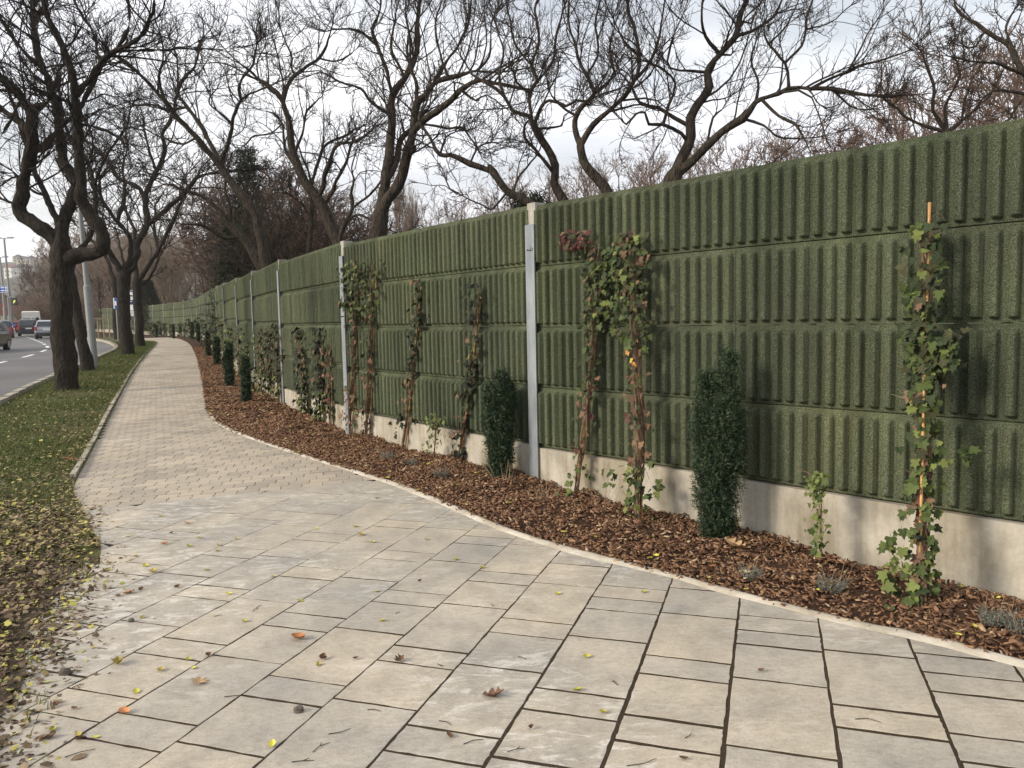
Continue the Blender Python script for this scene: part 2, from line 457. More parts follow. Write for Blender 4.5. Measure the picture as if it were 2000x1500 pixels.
M_YEW = island('yew_needles', [(0, (0.012, 0.026, 0.014)), (0.5, (0.022, 0.044, 0.022)), (0.85, (0.042, 0.074, 0.032)), (1, (0.11, 0.125, 0.048))], 0.6, 0.3)
M_CONIFER = island('conifer_needles', [(0, (0.014, 0.022, 0.013)), (0.6, (0.030, 0.042, 0.022)), (1, (0.07, 0.06, 0.035))], 0.8, 0.2)
M_LAVENDER = island('lavender_leaf', [(0, (0.085, 0.095, 0.075)), (0.6, (0.17, 0.18, 0.15)), (1, (0.26, 0.26, 0.22))], 0.8, 0.2)
M_BAMBOO = plain('bamboo', (0.43, 0.235, 0.085), 0.5, 0.4, var=0.3, scale=14)
M_STEM = island('ivy_stem', [(0, (0.10, 0.058, 0.036)), (0.6, (0.20, 0.125, 0.078)), (1, (0.34, 0.235, 0.15))], 0.85, 0.2)
M_TIE = plain('tie', (0.02, 0.03, 0.02), 0.6)

# ------------------------------------------------------------------ plan : wall line, bed edge, kerbs
def u2(p): return np.array([p[0], p[1]])
_ctrl = [(-2.26+0.24+2.26, 7.42)]
def colY(x, Y):
    q = at(x, 624-0.021*(x-1000), Y); return (q[0], q[1])
wall_ctrl = [colY(1047, 7.42), colY(678.5, 10.75), colY(553, 14.2), colY(497, 18.0), colY(462, 22.2), colY(436, 26.4), colY(414, 34.2), colY(400, 44.0),
             colY(390, 49.6), colY(380, 53.6), colY(364, 57.4), colY(347, 60.6), colY(326.5, 63.8), colY(307.5, 66.8), colY(290, 69.6), colY(222, 82.0), colY(193, 88.0), colY(150, 100.0), colY(60, 125)]
_dir0 = np.array([2.624, -3.01]); _dir0 /= np.linalg.norm(_dir0)
P1 = np.array(wall_ctrl[0])
dense = catmull([np.array([*p, 0]) for p in wall_ctrl], 0.2)[:, :2]
posts = [P1 + _dir0*(4*k+0.3) for k in (4, 3, 2, 1)] + [P1, np.array(wall_ctrl[1]), np.array(wall_ctrl[2])]
i0 = np.argmin(np.linalg.norm(dense-posts[-1], axis=1))
cur = posts[-1]
for p in dense[i0:]:
    if np.linalg.norm(p-cur) >= 4.0:
        cur = cur + (p-cur)/np.linalg.norm(p-cur)*4.0; posts.append(cur)
posts = np.array(posts)
NB = len(posts)-1
edge_px = [(2000, 1297), (1800, 1245), (1600, 1203), (1300, 1122), (1140, 1080), (1000, 1040), (870, 985), (770, 945), (660, 912), (560, 880), (470, 848), (420, 822), (404, 795), (398, 760), (390, 720), (381, 690), (372, 674)]
edge = [u2(gnd(*p)) for p in edge_px]
e0 = edge[0]
edge = [e0+np.array([3.6, -3.9]), e0+np.array([0.7, -0.68])] + edge
# far end follows the wall a metre out
for k in range(len(posts)-1):
    if posts[k][1] > edge[-1][1]+5:
        t = posts[k+1]-posts[k]; t /= np.linalg.norm(t)
        edge.append(posts[k]+np.array([-t[1], t[0]])*1.05)
EDGE = catmull([np.array([*p, 0]) for p in edge], 0.12)[:, :2]
left_px = [(150, 935), (190, 860), (228, 785), (262, 724), (285, 694), (300, 678), (305, 672)]
leftE = [u2(gnd(*p)) for p in left_px]
d = leftE[0]-leftE[1]; d /= np.linalg.norm(d)
leftE = [leftE[0]+d*2.0] + leftE
q = gnd(303, 668.5); leftE += [u2(q)]
# then along the wall, path 2.4 m wide
for k in range(len(posts)-1):
    if posts[k][1] > leftE[-1][1]+5:
        t = posts[k+1]-posts[k]; t /= np.linalg.norm(t)
        leftE.append(posts[k]+np.array([-t[1], t[0]])*3.3)
LEFT = catmull([np.array([*p, 0]) for p in leftE], 0.25)[:, :2]
kerb_px = [(0, 787), (60, 757), (105, 737), (150, 717), (190, 700), (218, 687), (224, 680), (217, 674), (202, 668.5), (175, 663), (140, 659)]
kerbE = [u2(gnd(*p)) for p in kerb_px]
d = kerbE[0]-kerbE[1]; d /= np.linalg.norm(d)
kerbE = [kerbE[0]+d*k for k in (28, 12, 5)] + kerbE
d = kerbE[-1]-kerbE[-2]; d /= np.linalg.norm(d)
kerbE += [kerbE[-1]+d*20+np.array([-2, 1]), kerbE[-1]+d*60+np.array([-12, 2])]
KERB = catmull([np.array([*p, 0]) for p in kerbE], 0.4)[:, :2]
def nearest(poly, p):
    a = poly[:-1]; b = poly[1:]; ab = b-a
    t = np.clip(((p-a)*ab).sum(1)/((ab**2).sum(1)+1e-12), 0, 1)
    q = a+ab*t[:, None]; dd = ((q-p)**2).sum(1); i = int(dd.argmin())
    side = ab[i][0]*(p-a[i])[1]-ab[i][1]*(p-a[i])[0]
    return q[i], math.sqrt(dd[i]), (1 if side > 0 else -1), ab[i]/np.linalg.norm(ab[i]), i
def nearest_many(poly, P, chunk=2000):
    """signed distance to a polyline, + on its left"""
    out = np.zeros(len(P))
    a = poly[:-1]; ab = poly[1:]-a; L = (ab**2).sum(1)+1e-12
    for s in range(0, len(P), chunk):
        p = P[s:s+chunk][:, None, :]
        t = np.clip(((p-a)*ab).sum(2)/L, 0, 1)
        q = a+ab*t[..., None]; dd = ((q-p)**2).sum(2); i = dd.argmin(1)
        k = np.arange(len(i)); pv = p[:, 0]-a[i]
        sd = np.sign(ab[i, 0]*pv[:, 1]-ab[i, 1]*pv[:, 0])
        out[s:s+chunk] = np.sqrt(dd[k, i])*sd
    return out
def sheet(name, polyA, polyB, mat, dz=0.0, nacross=6, kind='structure', zfun=None, parent=None):
    """a ribbon between two polylines with the same number of points"""
    n = len(polyA); t = np.linspace(0, 1, nacross)
    P = polyA[:, None, :]*(1-t)[None, :, None]+polyB[:, None, :]*t[None, :, None]
    z = R(P[..., 1])+dz if zfun is None else zfun(P, t)
    V = np.concatenate([P, z[..., None]], -1).reshape(-1, 3)
    j = np.arange(n-1)[:, None]*nacross; i = np.arange(nacross-1)[None, :]
    F = np.stack([j+i, j+i+1, j+nacross+i+1, j+nacross+i], -1).reshape(-1, 4)
    v0, v1, v2 = V[F[0]][0], V[F[0]][1], V[F[0]][2]
    if np.cross(v1-v0, v2-v1)[2] < 0: F = F[:, ::-1]
    return link(name, np_mesh(name, V, np.ascontiguousarray(F), True), mat, parent, kind=kind)

# ------------------------------------------------------------------ ground
g = np.concatenate([-np.geomspace(1900, 60, 14), np.linspace(-55, 60, 60), np.geomspace(65, 1900, 14)])
gy = np.concatenate([-np.geomspace(500, 20, 8), np.linspace(-18, 140, 120), np.geomspace(150, 1800, 14)])
GX, GY = np.meshgrid(g, gy)
GZ = R(GY)-0.10
n, m_ = GX.shape
jj = np.arange(n-1)[:, None]*m_; ii = np.arange(m_-1)[None, :]
F = np.stack([jj+ii, jj+ii+1, jj+m_+ii+1, jj+m_+ii], -1).reshape(-1, 4)
ground = link('ground', np_mesh('ground', np.stack([GX, GY, GZ], -1), F, True), M_TURF, kind='structure')

# road : from the kerb to the left
def offset(poly, dist):
    T = np.gradient(poly, axis=0); T /= np.linalg.norm(T, axis=1)[:, None]
    return poly+np.stack([-T[:, 1], T[:, 0]], -1)*dist
far_side = KERB.copy()
# left edge of the carriageway : smoother than the bus bay kerb, 15 m further left
lane_px = [(15, 705), (60, 694), (88, 684), (93, 678.5), (88, 673.5), (80, 669), (70, 665), (60, 661), (50, 657.5), (36, 653.5)]
laneE = [u2(gnd(*p)) for p in lane_px]
d = laneE[0]-laneE[1]; d /= np.linalg.norm(d)
laneE = [laneE[0]+d*k for k in (40, 20, 8)]+laneE
LANE = catmull([np.array([*p, 0]) for p in laneE], 0.5)[:, :2]
ts = np.linspace(0, 1, 200)
def resample(poly, n):
    s = np.concatenate([[0], np.cumsum(np.linalg.norm(np.diff(poly, axis=0), axis=1))])
    u = np.linspace(0, s[-1], n); return np.stack([np.interp(u, s, poly[:, 0]), np.interp(u, s, poly[:, 1])], -1)
RK = resample(KERB, 260)
road = sheet('road', RK, RK+np.array([-45.0, -4.0]), M_ASPHALT, 0.0, 40)
# kerb stones along the road
T_ = resample(KERB, int(np.linalg.norm(np.diff(KERB, axis=0), axis=1).sum()/1.0))
kerb_root = empty('kerb', (0, 0, 0)); kerb_root['kind'] = 'structure'
ksel = [k for k in range(len(T_)-1) if 5 < T_[k][1] < 85]
for k in ksel:
    a, b = T_[k], T_[k+1]; t = b-a; L = np.linalg.norm(t); t /= L; nrm = np.array([t[1], -t[0]])
    c = (a+b)/2+nrm*0.075
    mb = MB(); z = R(c[1])
    mb.box((c[0], c[1], z+0.0), (L-0.012, 0.15, 0.24+random.uniform(-.008, .008)), math.atan2(t[1], t[0]))
    mb.build('kerb_stone', M_KERB, kerb_root)
# dashes
s = np.concatenate([[0], np.cumsum(np.linalg.norm(np.diff(LANE, axis=0), axis=1))])
mark_root = empty('lane_marking', (0, 0, 0)); mark_root['kind'] = 'structure'
u = 0.8
while u < s[-1]-3:
    us = np.linspace(u, u+2.2, 4)
    c = np.stack([np.interp(us, s, LANE[:, 0]), np.interp(us, s, LANE[:, 1])], -1)
    t = np.gradient(c, axis=0); t /= np.linalg.norm(t, axis=1)[:, None]; nn = np.stack([-t[:, 1], t[:, 0]], -1)*0.075
    V = []
    for a, w_ in zip(c, nn):
        V += [(*(a+w_), R(a[1])+0.005), (*(a-w_), R(a[1])+0.005)]
    link('dash', np_mesh('dash', V, [[2*i, 2*i+1, 2*i+3, 2*i+2] for i in range(3)]), M_PAINT, mark_root)
    u += 4.6

# verge between kerb and path
VL = resample(LEFT[LEFT[:, 1] < 66], 160); 
KV = resample(KERB[(KERB[:, 1] < 66) & (KERB[:, 1] > 3)], 160)
VL2 = np.vstack([np.array([[-0.9, 1.0], [-1.3, 2.0], [-1.75, 2.8], [-2.15, 3.5], [-2.45, 4.2], [-2.65, 4.9], [-3.0, 5.6], [-3.6, 6.5]]), LEFT[(LEFT[:, 1] < 66) & (LEFT[:, 1] > 7.6)]])
VL2 = resample(VL2, 160)
KV2 = resample(np.vstack([KERB[(KERB[:, 1] < 66)]+np.array([0.15, 0.0])]), 160)
def verge_z(P, t):
    nr = np.clip((P[..., 1]-4.5)/5, 0, 1)
    z = R(P[..., 1])+0.001+nr*(0.011+0.05*np.sin(np.pi*t)[None, :])
    return z + nr* 0.03*(vnoise(np.stack([P[..., 0]*0.9, P[..., 1]*0.9, P[..., 0]*0], -1))-0.5)*np.sin(np.pi*t)[None, :]
def match(A, B):
    """for each point of A the nearest of B, monotone"""
    out = []; j = 0
    for a in A:
        dd = np.linalg.norm(B[j:]-a, axis=1); j = j+int(dd.argmin()); out.append(B[j])
    return np.array(out)
KM = match(VL2, KV2)
verge = sheet('grass_verge', VL2, KM, M_TURF, 0, 14, zfun=verge_z)

# ------------------------------------------------------------------ path of interlocking pavers
pa = u2(gnd(130, 1000)); pb = u2(gnd(742, 936))
xd = (pb-pa)/np.linalg.norm(pb-pa)                       # along a course
yd = np.array([-xd[1], xd[0]])                           # along the path
path = sheet('path', LEFT[LEFT[:, 1] > 6][::3], match(LEFT[LEFT[:, 1] > 6][::3], EDGE), M_SAND, -0.0022, 5)
def clip_half(poly, p, nrm):
    """keep the side where (q-p).nrm <= 0"""
    out = []
    for i in range(len(poly)):
        a, b = poly[i], poly[(i+1) % len(poly)]
        da, db = np.dot(a-p, nrm), np.dot(b-p, nrm)
        if da <= 0: out.append(a)
        if (da < 0 < db) or (db < 0 < da): out.append(a+(b-a)*da/(da-db))
    return out
def inset(poly, d):
    c = np.mean(poly, axis=0); out = []
    n = len(poly)
    area = sum(poly[i][0]*poly[(i+1) % n][1]-poly[(i+1) % n][0]*poly[i][1] for i in range(n))
    s_ = 1 if area > 0 else -1
    for i in range(n):
        a, b, c_ = poly[i-1], poly[i], poly[(i+1) % n]
        e1 = b-a; e2 = c_-b
        e1 = e1/(np.linalg.norm(e1)+1e-9); e2 = e2/(np.linalg.norm(e2)+1e-9)
        n1 = np.array([-e1[1], e1[0]])*s_; n2 = np.array([-e2[1], e2[0]])*s_
        m_ = n1+n2; L = np.linalg.norm(m_)
        m_ = n1 if L < 0.3 else m_/L/max(0.5, L/2)
        out.append(b+m_*d)
    return out
def area(poly):
    p = np.array(poly); x, y = p[:, 0], p[:, 1]
    return 0.5*np.dot(x, np.roll(y, -1))-0.5*np.dot(y, np.roll(x, -1))
def block(poly, ztop, depth, cham):
    """verts, faces of a chamfered block; ztop(x,y)"""
    if area(poly) < 0: poly = poly[::-1]
    q_ = [poly[0]]
    for p in poly[1:]:
        if np.linalg.norm(p-q_[-1]) > 0.007: q_.append(p)
    if np.linalg.norm(q_[-1]-q_[0]) < 0.007: q_.pop()
    poly = q_ if len(q_) >= 3 else poly
    n = len(poly); inn = inset(poly, cham)
    V = [(p[0], p[1], ztop(p)-depth) for p in poly]+[(p[0], p[1], ztop(p)-cham*0.8) for p in poly]+[(p[0], p[1], ztop(p)) for p in inn]
    f = [[2*n+i for i in range(n)]]
    for i in range(n):
        k = (i+1) % n
        f += [[i, k, n+k, n+i], [n+i, n+k, 2*n+k, 2*n+i]]
    return V, f
PW, PH = 0.20, 0.165
prof = [(-0.011, 0.0), (-0.011, 0.055), (0.011, 0.11), (0.011, 0.165)]
far_mb = MB(); pavs = []
for r_ in range(0, 340):
    y0 = r_*PH
    off = (r_ % 2)*0.10
    for c_ in range(-70, 30):
        x0 = c_*PW+off
        ctr = pa+xd*(x0+0.1)+yd*(y0+PH/2)
        if ctr[1] > 62 or ctr[1] < 5 or abs(ctr[0]+0.46*ctr[1]) > 12: continue
        pavs.append((x0, y0, ctr))
P = np.array([p[2] for p in pavs])
dl = nearest_many(LEFT, P); dr = nearest_many(EDGE, P)
near_list = []
for (x0, y0, ctr), a, b in zip(pavs, dl, dr):
    if a > 0.06 or b < -0.06: continue                   # left of the left edge / right of the bed edge
    g_ = 0.0055
    loc = [(x0+px+.0025, y0+py) for px, py in prof]+[(x0+PW+px-.0025, y0+py) for px, py in prof[::-1]]
    loc[0] = (loc[0][0], y0+g_); loc[-1] = (loc[-1][0], y0+g_)
    loc[3] = (loc[3][0], y0+PH-g_); loc[4] = (loc[4][0], y0+PH-g_)
    poly = [pa+xd*p[0]+yd*p[1] for p in loc]
    if a > -0.2:
        q, dd, sd, t, i = nearest(LEFT, ctr); poly = clip_half(poly, q, np.array([-t[1], t[0]]))
    if b < 0.2 and len(poly) > 2:
        q, dd, sd, t, i = nearest(EDGE, ctr); poly = clip_half(poly, q, np.array([t[1], -t[0]]))
    if len(poly) < 3 or abs(area(poly)) < 0.004: continue
    near_list.append((np.linalg.norm(ctr), poly))
near_list.sort(key=lambda k: k[0])
# drop paving hidden outside the frame on the near left
for i, (dist, poly) in enumerate(near_list):
    c = np.mean(poly, axis=0); dz = random.uniform(-.0015, .0015); tx, ty = random.uniform(-.006, .006), random.uniform(-.006, .006)
    zt = lambda p, c=c, dz=dz, tx=tx, ty=ty: float(R(p[1]))+0.002+dz+(p[0]-c[0])*tx+(p[1]-c[1])*ty
    if dist < 16: V, f = block(poly, zt, 0.05, 0.004)
    else:
        V, f = block(poly, zt, 0.02, 0.004)
    if i < 300: link('paver', np_mesh('paver', V, f), M_PAVER, path)
    else: far_mb.add(V, f)
far_mb.build('paver_courses', M_PAVER, path, kind='stuff')
# thin concrete edging on the grass side of the path
edg = empty('path_edging', (0, 0, 0)); edg['kind'] = 'structure'
LE = LEFT[(LEFT[:, 1] > 8.0) & (LEFT[:, 1] < 50)]; LE = resample(LE, 46)
for k in range(len(LE)-1):
    a, b = LE[k], LE[k+1]; t = b-a; L = np.linalg.norm(t); t /= L; nrm = np.array([-t[1], t[0]])
    c = (a+b)/2+nrm*0.035; mb = MB()
    mb.box((c[0], c[1], R(c[1])-0.055+random.uniform(0.0, .016)), (L-0.012, 0.055, 0.2), math.atan2(t[1], t[0])+random.uniform(-.008, .008))
    mb.build('edging_stone', M_KERB, edg)

# ------------------------------------------------------------------ plaza of paving slabs
vp = ray(1507, 617); d1 = np.array([vp[0], vp[1]]); d1 /= np.linalg.norm(d1)     # along the rows
d2 = np.array([d1[1], -d1[0]])                                                    # across, to the right
J0 = u2(gnd(1837, 1400)); ROWW = 0.3955
tJ = np.dot(J0, d2)
def row_of(p): return int(math.floor((np.dot(p, d2)-tJ)/ROWW))
cross = {}
def addx(ox, oy, sc, pts):
    for x, y in pts:
        p = u2(gnd(ox+x/sc, oy+y/sc)); cross.setdefault(row_of(p), []).append(float(np.dot(p, d1)))
addx(600, 1000, 2.857, [(90, 953), (350, 1070), (570, 850), (675, 765), (330, 663), (90, 583), (30, 662), (510, 515), (590, 448), (300, 373), (90, 315), (40, 376), (460, 266), (535, 220), (280, 163), (85, 117), (50, 160), (420, 82), (480, 45), (720, 87), (975, 138), (920, 179), (800, 277), (1110, 340), (1050, 396), (1260, 189), (920, 525), (1515, 297), (1435, 408), (1280, 610), (1210, 690), (1080, 873), (1520, 1012), (1460, 1135), (790, 1225), (670, 1370), (1300, 1408), (1790, 490), (1760, 557), (1680, 712)])
addx(1300, 1150, 2.857, [(200, 153), (180, 402), (170, 508), (155, 753), (640, 250), (640, 330), (635, 525), (640, 915), (1140, 365), (1230, 680), (1270, 812), (1715, 492), (1750, 600), (1800, 833)])
addx(0, 1150, 2.857, [(770, 187), (540, 106), (1060, 47), (1030, 286), (870, 373), (1340, 391), (1445, 62), (1720, 144), (1600, 217), (1670, 507), (1530, 622), (520, 578), (315, 470), (815, 718), (1180, 888), (600, 858), (430, 190), (140, 580)])
addx(100, 930, 4.0, [(875, 277), (1240, 281), (1460, 197), (600, 366), (215, 367), (840, 420), (680, 477), (1090, 483), (1490, 328), (1390, 380), (1775, 379), (1920, 280), (1890, 491), (1390, 555), (1245, 620), (1700, 625), (380, 602), (590, 671), (440, 750), (960, 765), (1260, 860), (1075, 945), (1850, 783)])
addx(500, 900, 2.857, [(335, 260), (265, 291), (330, 400), (250, 442), (670, 230), (530, 177), (300, 178), (560, 293), (120, 357), (770, 330), (710, 366), (1000, 374)])
plaza = sheet('plaza', resample(np.vstack([[[-7.5, 7.0], [-3.9, 6.9]], [pa, pb]]), 40), resample(np.array([[-7.5, -4.0], [3.0, -4.0]]), 40), M_SAND, 0.0004, 30)
# extra bedding towards the bed edge
Eb = EDGE[EDGE[:, 1] < 7.9]
bedding = sheet('plaza_bedding', Eb, np.stack([Eb[:, 0]*0+np.minimum(Eb[:, 0]-0.5, -1.4), np.minimum(Eb[:, 1]-0.2, 7.6)], -1), M_SAND, -0.0004, 12)
LB = catmull([np.array([*p, 0]) for p in [(-5.2, 7.4), (-3.95, 6.75), (-3.35, 5.6), (-2.85, 4.7), (-2.6, 4.0), (-2.3, 3.4), (-1.95, 2.7), (-1.5, 1.9), (-1.0, 1.0), (-0.4, 0.0)]], 0.1)[:, :2]
topn = np.array([-xd[1], xd[0]])
nslab = 0
jw = {}
for k in range(-26, 10):
    t0 = tJ+k*ROWW+random.uniform(-.004, .004); jw[k] = t0
for k in range(-25, 8):
    ss = sorted(cross.get(k, [])); c2 = []
    for s_ in ss:
        if not c2 or s_-c2[-1] > 0.12: c2.append(s_)
    if not c2: c2 = [random.uniform(2.5, 3.2)]
    rr = random.Random(k+100)
    last = None
    while c2[0] > -1.5:
        L_ = rr.choice([l for l in (.2, .4, .6) if l != last]); last = L_; c2.insert(0, c2[0]-L_)
    while c2[-1] < 9.5:
        L_ = rr.choice([l for l in (.2, .4, .6) if l != last]); last = L_; c2.append(c2[-1]+L_)
    # split anything that was left too long
    c3 = [c2[0]]
    for b in c2[1:]:
        while b-c3[-1] > 0.75: c3.append(c3[-1]+rr.choice((.4, .6)))
        if b-c3[-1] > 0.12: c3.append(b)
    gap_t = 0.0046+0.0048*max(0, min(1, (k+8)/7.0))+rr.uniform(-.001, .0015)
    for a, b in zip(c3[:-1], c3[1:]):
        wide = max(0.35, min(1, 1-(a-2.5)/4.5))
        jg = 0.0056+0.0040*max(0, min(1, (k+9)/7.0))
        ga, gb = jg*rr.uniform(.75, 1.3), jg*rr.uniform(.75, 1.3)
        gt = gap_t*wide*rr.uniform(.75, 1.15)
        sk = rr.uniform(-.004, .004)
        q = [(a+ga, jw[k]+gt), (a+ga+sk, jw[k+1]-gt), (b-gb+sk, jw[k+1]-gt), (b-gb, jw[k]+gt)]
        # worn, slightly uneven arrises
        pts = []
        for (s0, t0), (s1, t1) in zip(q, q[1:]+q[:1]):
            nseg = 8
            for h in range(nseg):
                f_ = h/nseg; w_ = 0.0026 if h else 0.0
                pts.append(d1*(s0+(s1-s0)*f_+rr.uniform(-w_, w_))+d2*(t0+(t1-t0)*f_+rr.uniform(-w_, w_)))
        c = np.mean(pts, axis=0)
        if c[1] < -1.2 or c[1] > 8.6 or c[0] > 4.6: continue
        pts = clip_half(pts, pa, topn)
        if len(pts) < 3: continue
        c = np.mean(pts, axis=0)
        qn, dd, sd, t, i = nearest(EDGE, c)
        if sd < 0 and dd > 0.4: continue
        if dd < 0.5: pts = clip_half(pts, qn+np.array([-t[1], t[0]])*0.0, np.array([t[1], -t[0]]))
        if len(pts) < 3: continue
        c = np.mean(pts, axis=0)
        qn, dd, sd, t, i = nearest(LB, c)
        if sd < 0 and dd > 0.55: continue                 # under the leaf litter
        if abs(area(pts)) < 0.006: continue
        dz = rr.uniform(-.0008, .0008); tx, ty = rr.uniform(-.0025, .0025), rr.uniform(-.0025, .0025)
        zt = lambda p, c=c, dz=dz, tx=tx, ty=ty: float(R(p[1]))+0.002+dz+(p[0]-c[0])*tx+(p[1]-c[1])*ty
        V, f = block(pts, zt, 0.045, 0.0012)
        link('paving_slab', np_mesh('paving_slab', V, f), M_SLAB, plaza); nslab += 1
# pale mortar haunching along the planting bed
Em = EDGE[(EDGE[:, 1] < 13.5)]
Ta = np.gradient(Em, axis=0); Ta /= np.linalg.norm(Ta, axis=1)[:, None]; Na = np.stack([-Ta[:, 1], Ta[:, 0]], -1)  # to the left = paving side
wv = np.clip(0.045+0.05*(vnoise(np.stack([Em[:, 0]*2.2, Em[:, 1]*2.2, Em[:, 0]*0], -1))-0.35), 0.012, 0.12)
wv = np.where(Em[:, 1] > 8.2, 0.03, wv)
A = Em+Na*wv[:, None]; B = Em-Na*0.06
def hz(P, t):
    prof_ = np.array([0.001, 0.008, 0.011, 0.006, -0.05])
    nz = vnoise(np.stack([P[..., 0]*18, P[..., 1]*18, P[..., 0]*0], -1))*0.006
    return R(P[..., 1])+prof_[None, :]+nz*np.array([0.5, 1, 1, 1, 1])[None, :]
haunch = sheet('mortar_edge', A, B, M_MORTAR, 0, 5, zfun=hz)

# ------------------------------------------------------------------ planting bed of bark mulch
Wd = resample(posts, 600)
Wd = Wd[Wd[:, 1] < 95]
EM = np.array([nearest(EDGE, p)[0] for p in Wd])
EM[0] = EDGE[0]
def along_drop(P):
    """the bed falls towards the lower ground on the near right"""
    s_ = np.clip((P[..., 0]-0.3)/2.6, 0, 1.3); return -0.145*s_
def bed_h(P, t):
    nz = vnoise(np.stack([P[..., 0]*3.1, P[..., 1]*3.1, P[..., 0]*0+4], -1))-0.5
    nz2 = vnoise(np.stack([P[..., 0]*9, P[..., 1]*9, P[..., 0]*0+9], -1))-0.5
    near = np.clip((20-P[..., 1])/10, 0, 1)
    body = np.sin(np.clip(t, 0, 1)*math.pi*0.62)
    return R(P[..., 1])+(-0.012)+body*(0.05+0.10*nz*near+0.05*nz2*near)+along_drop(P)*t
def bz(P, t): return bed_h(P, np.broadcast_to(t[None, :], P.shape[:2]))
bed = sheet('planting_bed', EM, Wd, M_MULCHBASE, 0, 34, zfun=bz)
def bed_point(k, t):
    p = EM[k]*(1-t)+Wd[k]*t
    return p
def bed_z(p):
    """height of the bed surface at plan point p"""
    w, dw, *_ = nearest(posts, np.asarray(p)); e, de, *_ = nearest(EDGE, np.asarray(p))
    t = de/(de+dw+1e-6)
    P_ = np.array([[p[0], p[1]]]); return float(bed_h(P_, np.array([t]))[0])
# bark chips
def chips(n, sel, smin, smax, name):
    idx = rng.choice(len(Wd), n, p=sel/sel.sum()); fr = rng.random(n); idx2 = np.minimum(idx+1, len(Wd)-1)
    t = rng.random(n)*1.02-0.015
    E_ = EM[idx]*(1-fr[:, None])+EM[idx2]*fr[:, None]; W_ = Wd[idx]*(1-fr[:, None])+Wd[idx2]*fr[:, None]
    P_ = E_*(1-t[:, None])+W_*t[:, None]
    z = bed_h(P_, np.clip(t, 0, 1))+rng.random(n)**2*0.030+0.002
    return scatter(np.column_stack([P_, z]), smin, smax, 0.30, 0.0026, 0.36, name)
def scatter(C, smin, smax, aspect, th, tilt, name, thin=False, arr=False):
    """little bent plates / chips, one island each"""
    n = len(C); L = rng.uniform(smin, smax, n)*rng.choice([.7, 1, 1, 1.35], n); Wd_ = L*rng.uniform(aspect*0.7, aspect*1.5, n)
    yaw = rng.random(n)*2*np.pi; pit = rng.normal(0, tilt, n); rol = rng.normal(0, tilt, n)
    X = np.stack([np.cos(yaw)*np.cos(pit), np.sin(yaw)*np.cos(pit), np.sin(pit)], -1)
    Yv = np.stack([-np.sin(yaw)*np.cos(rol), np.cos(yaw)*np.cos(rol), np.sin(rol)], -1)
    Z = np.cross(X, Yv)
    if thin:
        # leaf : pointed ellipse of 6 verts with a fold and curl
        uu = np.array([-.5, -.22, .18, .5, .18, -.22]); vv = np.array([0, -.5, -.42, 0, .42, .5]); 
        curl = rng.normal(0.10, 0.14, n)
        base = np.zeros((n, 6, 3))
        for k in range(6):
            base[:, k] = C+X*(L*uu[k])[:, None]+Yv*(Wd_*vv[k])[:, None]+Z*(L*curl*(uu[k]**2*4+abs(vv[k])*1.2))[:, None]
        V = base.reshape(-1, 3); o = np.arange(n)[:, None]*6
        F = np.concatenate([o+np.array([0, 1, 2, 3]), o+np.array([0, 3, 4, 5])])
    else:
        uu = np.array([-.5, .45, .5, -.42]); vv = np.array([-.45, -.5, .42, .5])
        top = np.stack([C+X*(L*a)[:, None]+Yv*(Wd_*b)[:, None]+Z*(th*(1 if i != 1 else 2.2)) for i, (a, b) in enumerate(zip(uu, vv))], 1)
        bot = np.stack([C+X*(L*a)[:, None]*1.02+Yv*(Wd_*b)[:, None]*1.02-Z*th for a, b in zip(uu, vv)], 1)
        V = np.concatenate([bot, top], 1).reshape(-1, 3); o = np.arange(n)[:, None]*8
        F = np.concatenate([o+np.array(q) for q in ([4, 5, 6, 7], [0, 1, 5, 4], [1, 2, 6, 5], [2, 3, 7, 6], [3, 0, 4, 7])])
    return V, F
wy = Wd[:, 1]; wdist = np.maximum(np.linalg.norm(Wd, axis=1), 2.5)
seglen = np.linalg.norm(np.gradient(Wd, axis=0), axis=1)
vis = np.where(Wd[:, 1] > 2.2, 1.0, 0.05)
V1, F1 = chips(40000, vis*(wdist < 13), 0.016, 0.046, 'c')
V2, F2 = chips(18000, (wdist >= 12)*(wdist < 40)/wdist, 0.04, 0.075, 'c')
mul = link('bark_mulch', np_mesh('bark_mulch', np.vstack([V1, V2]), np.vstack([F1, F2+len(V1)])), M_MULCH, kind='stuff')

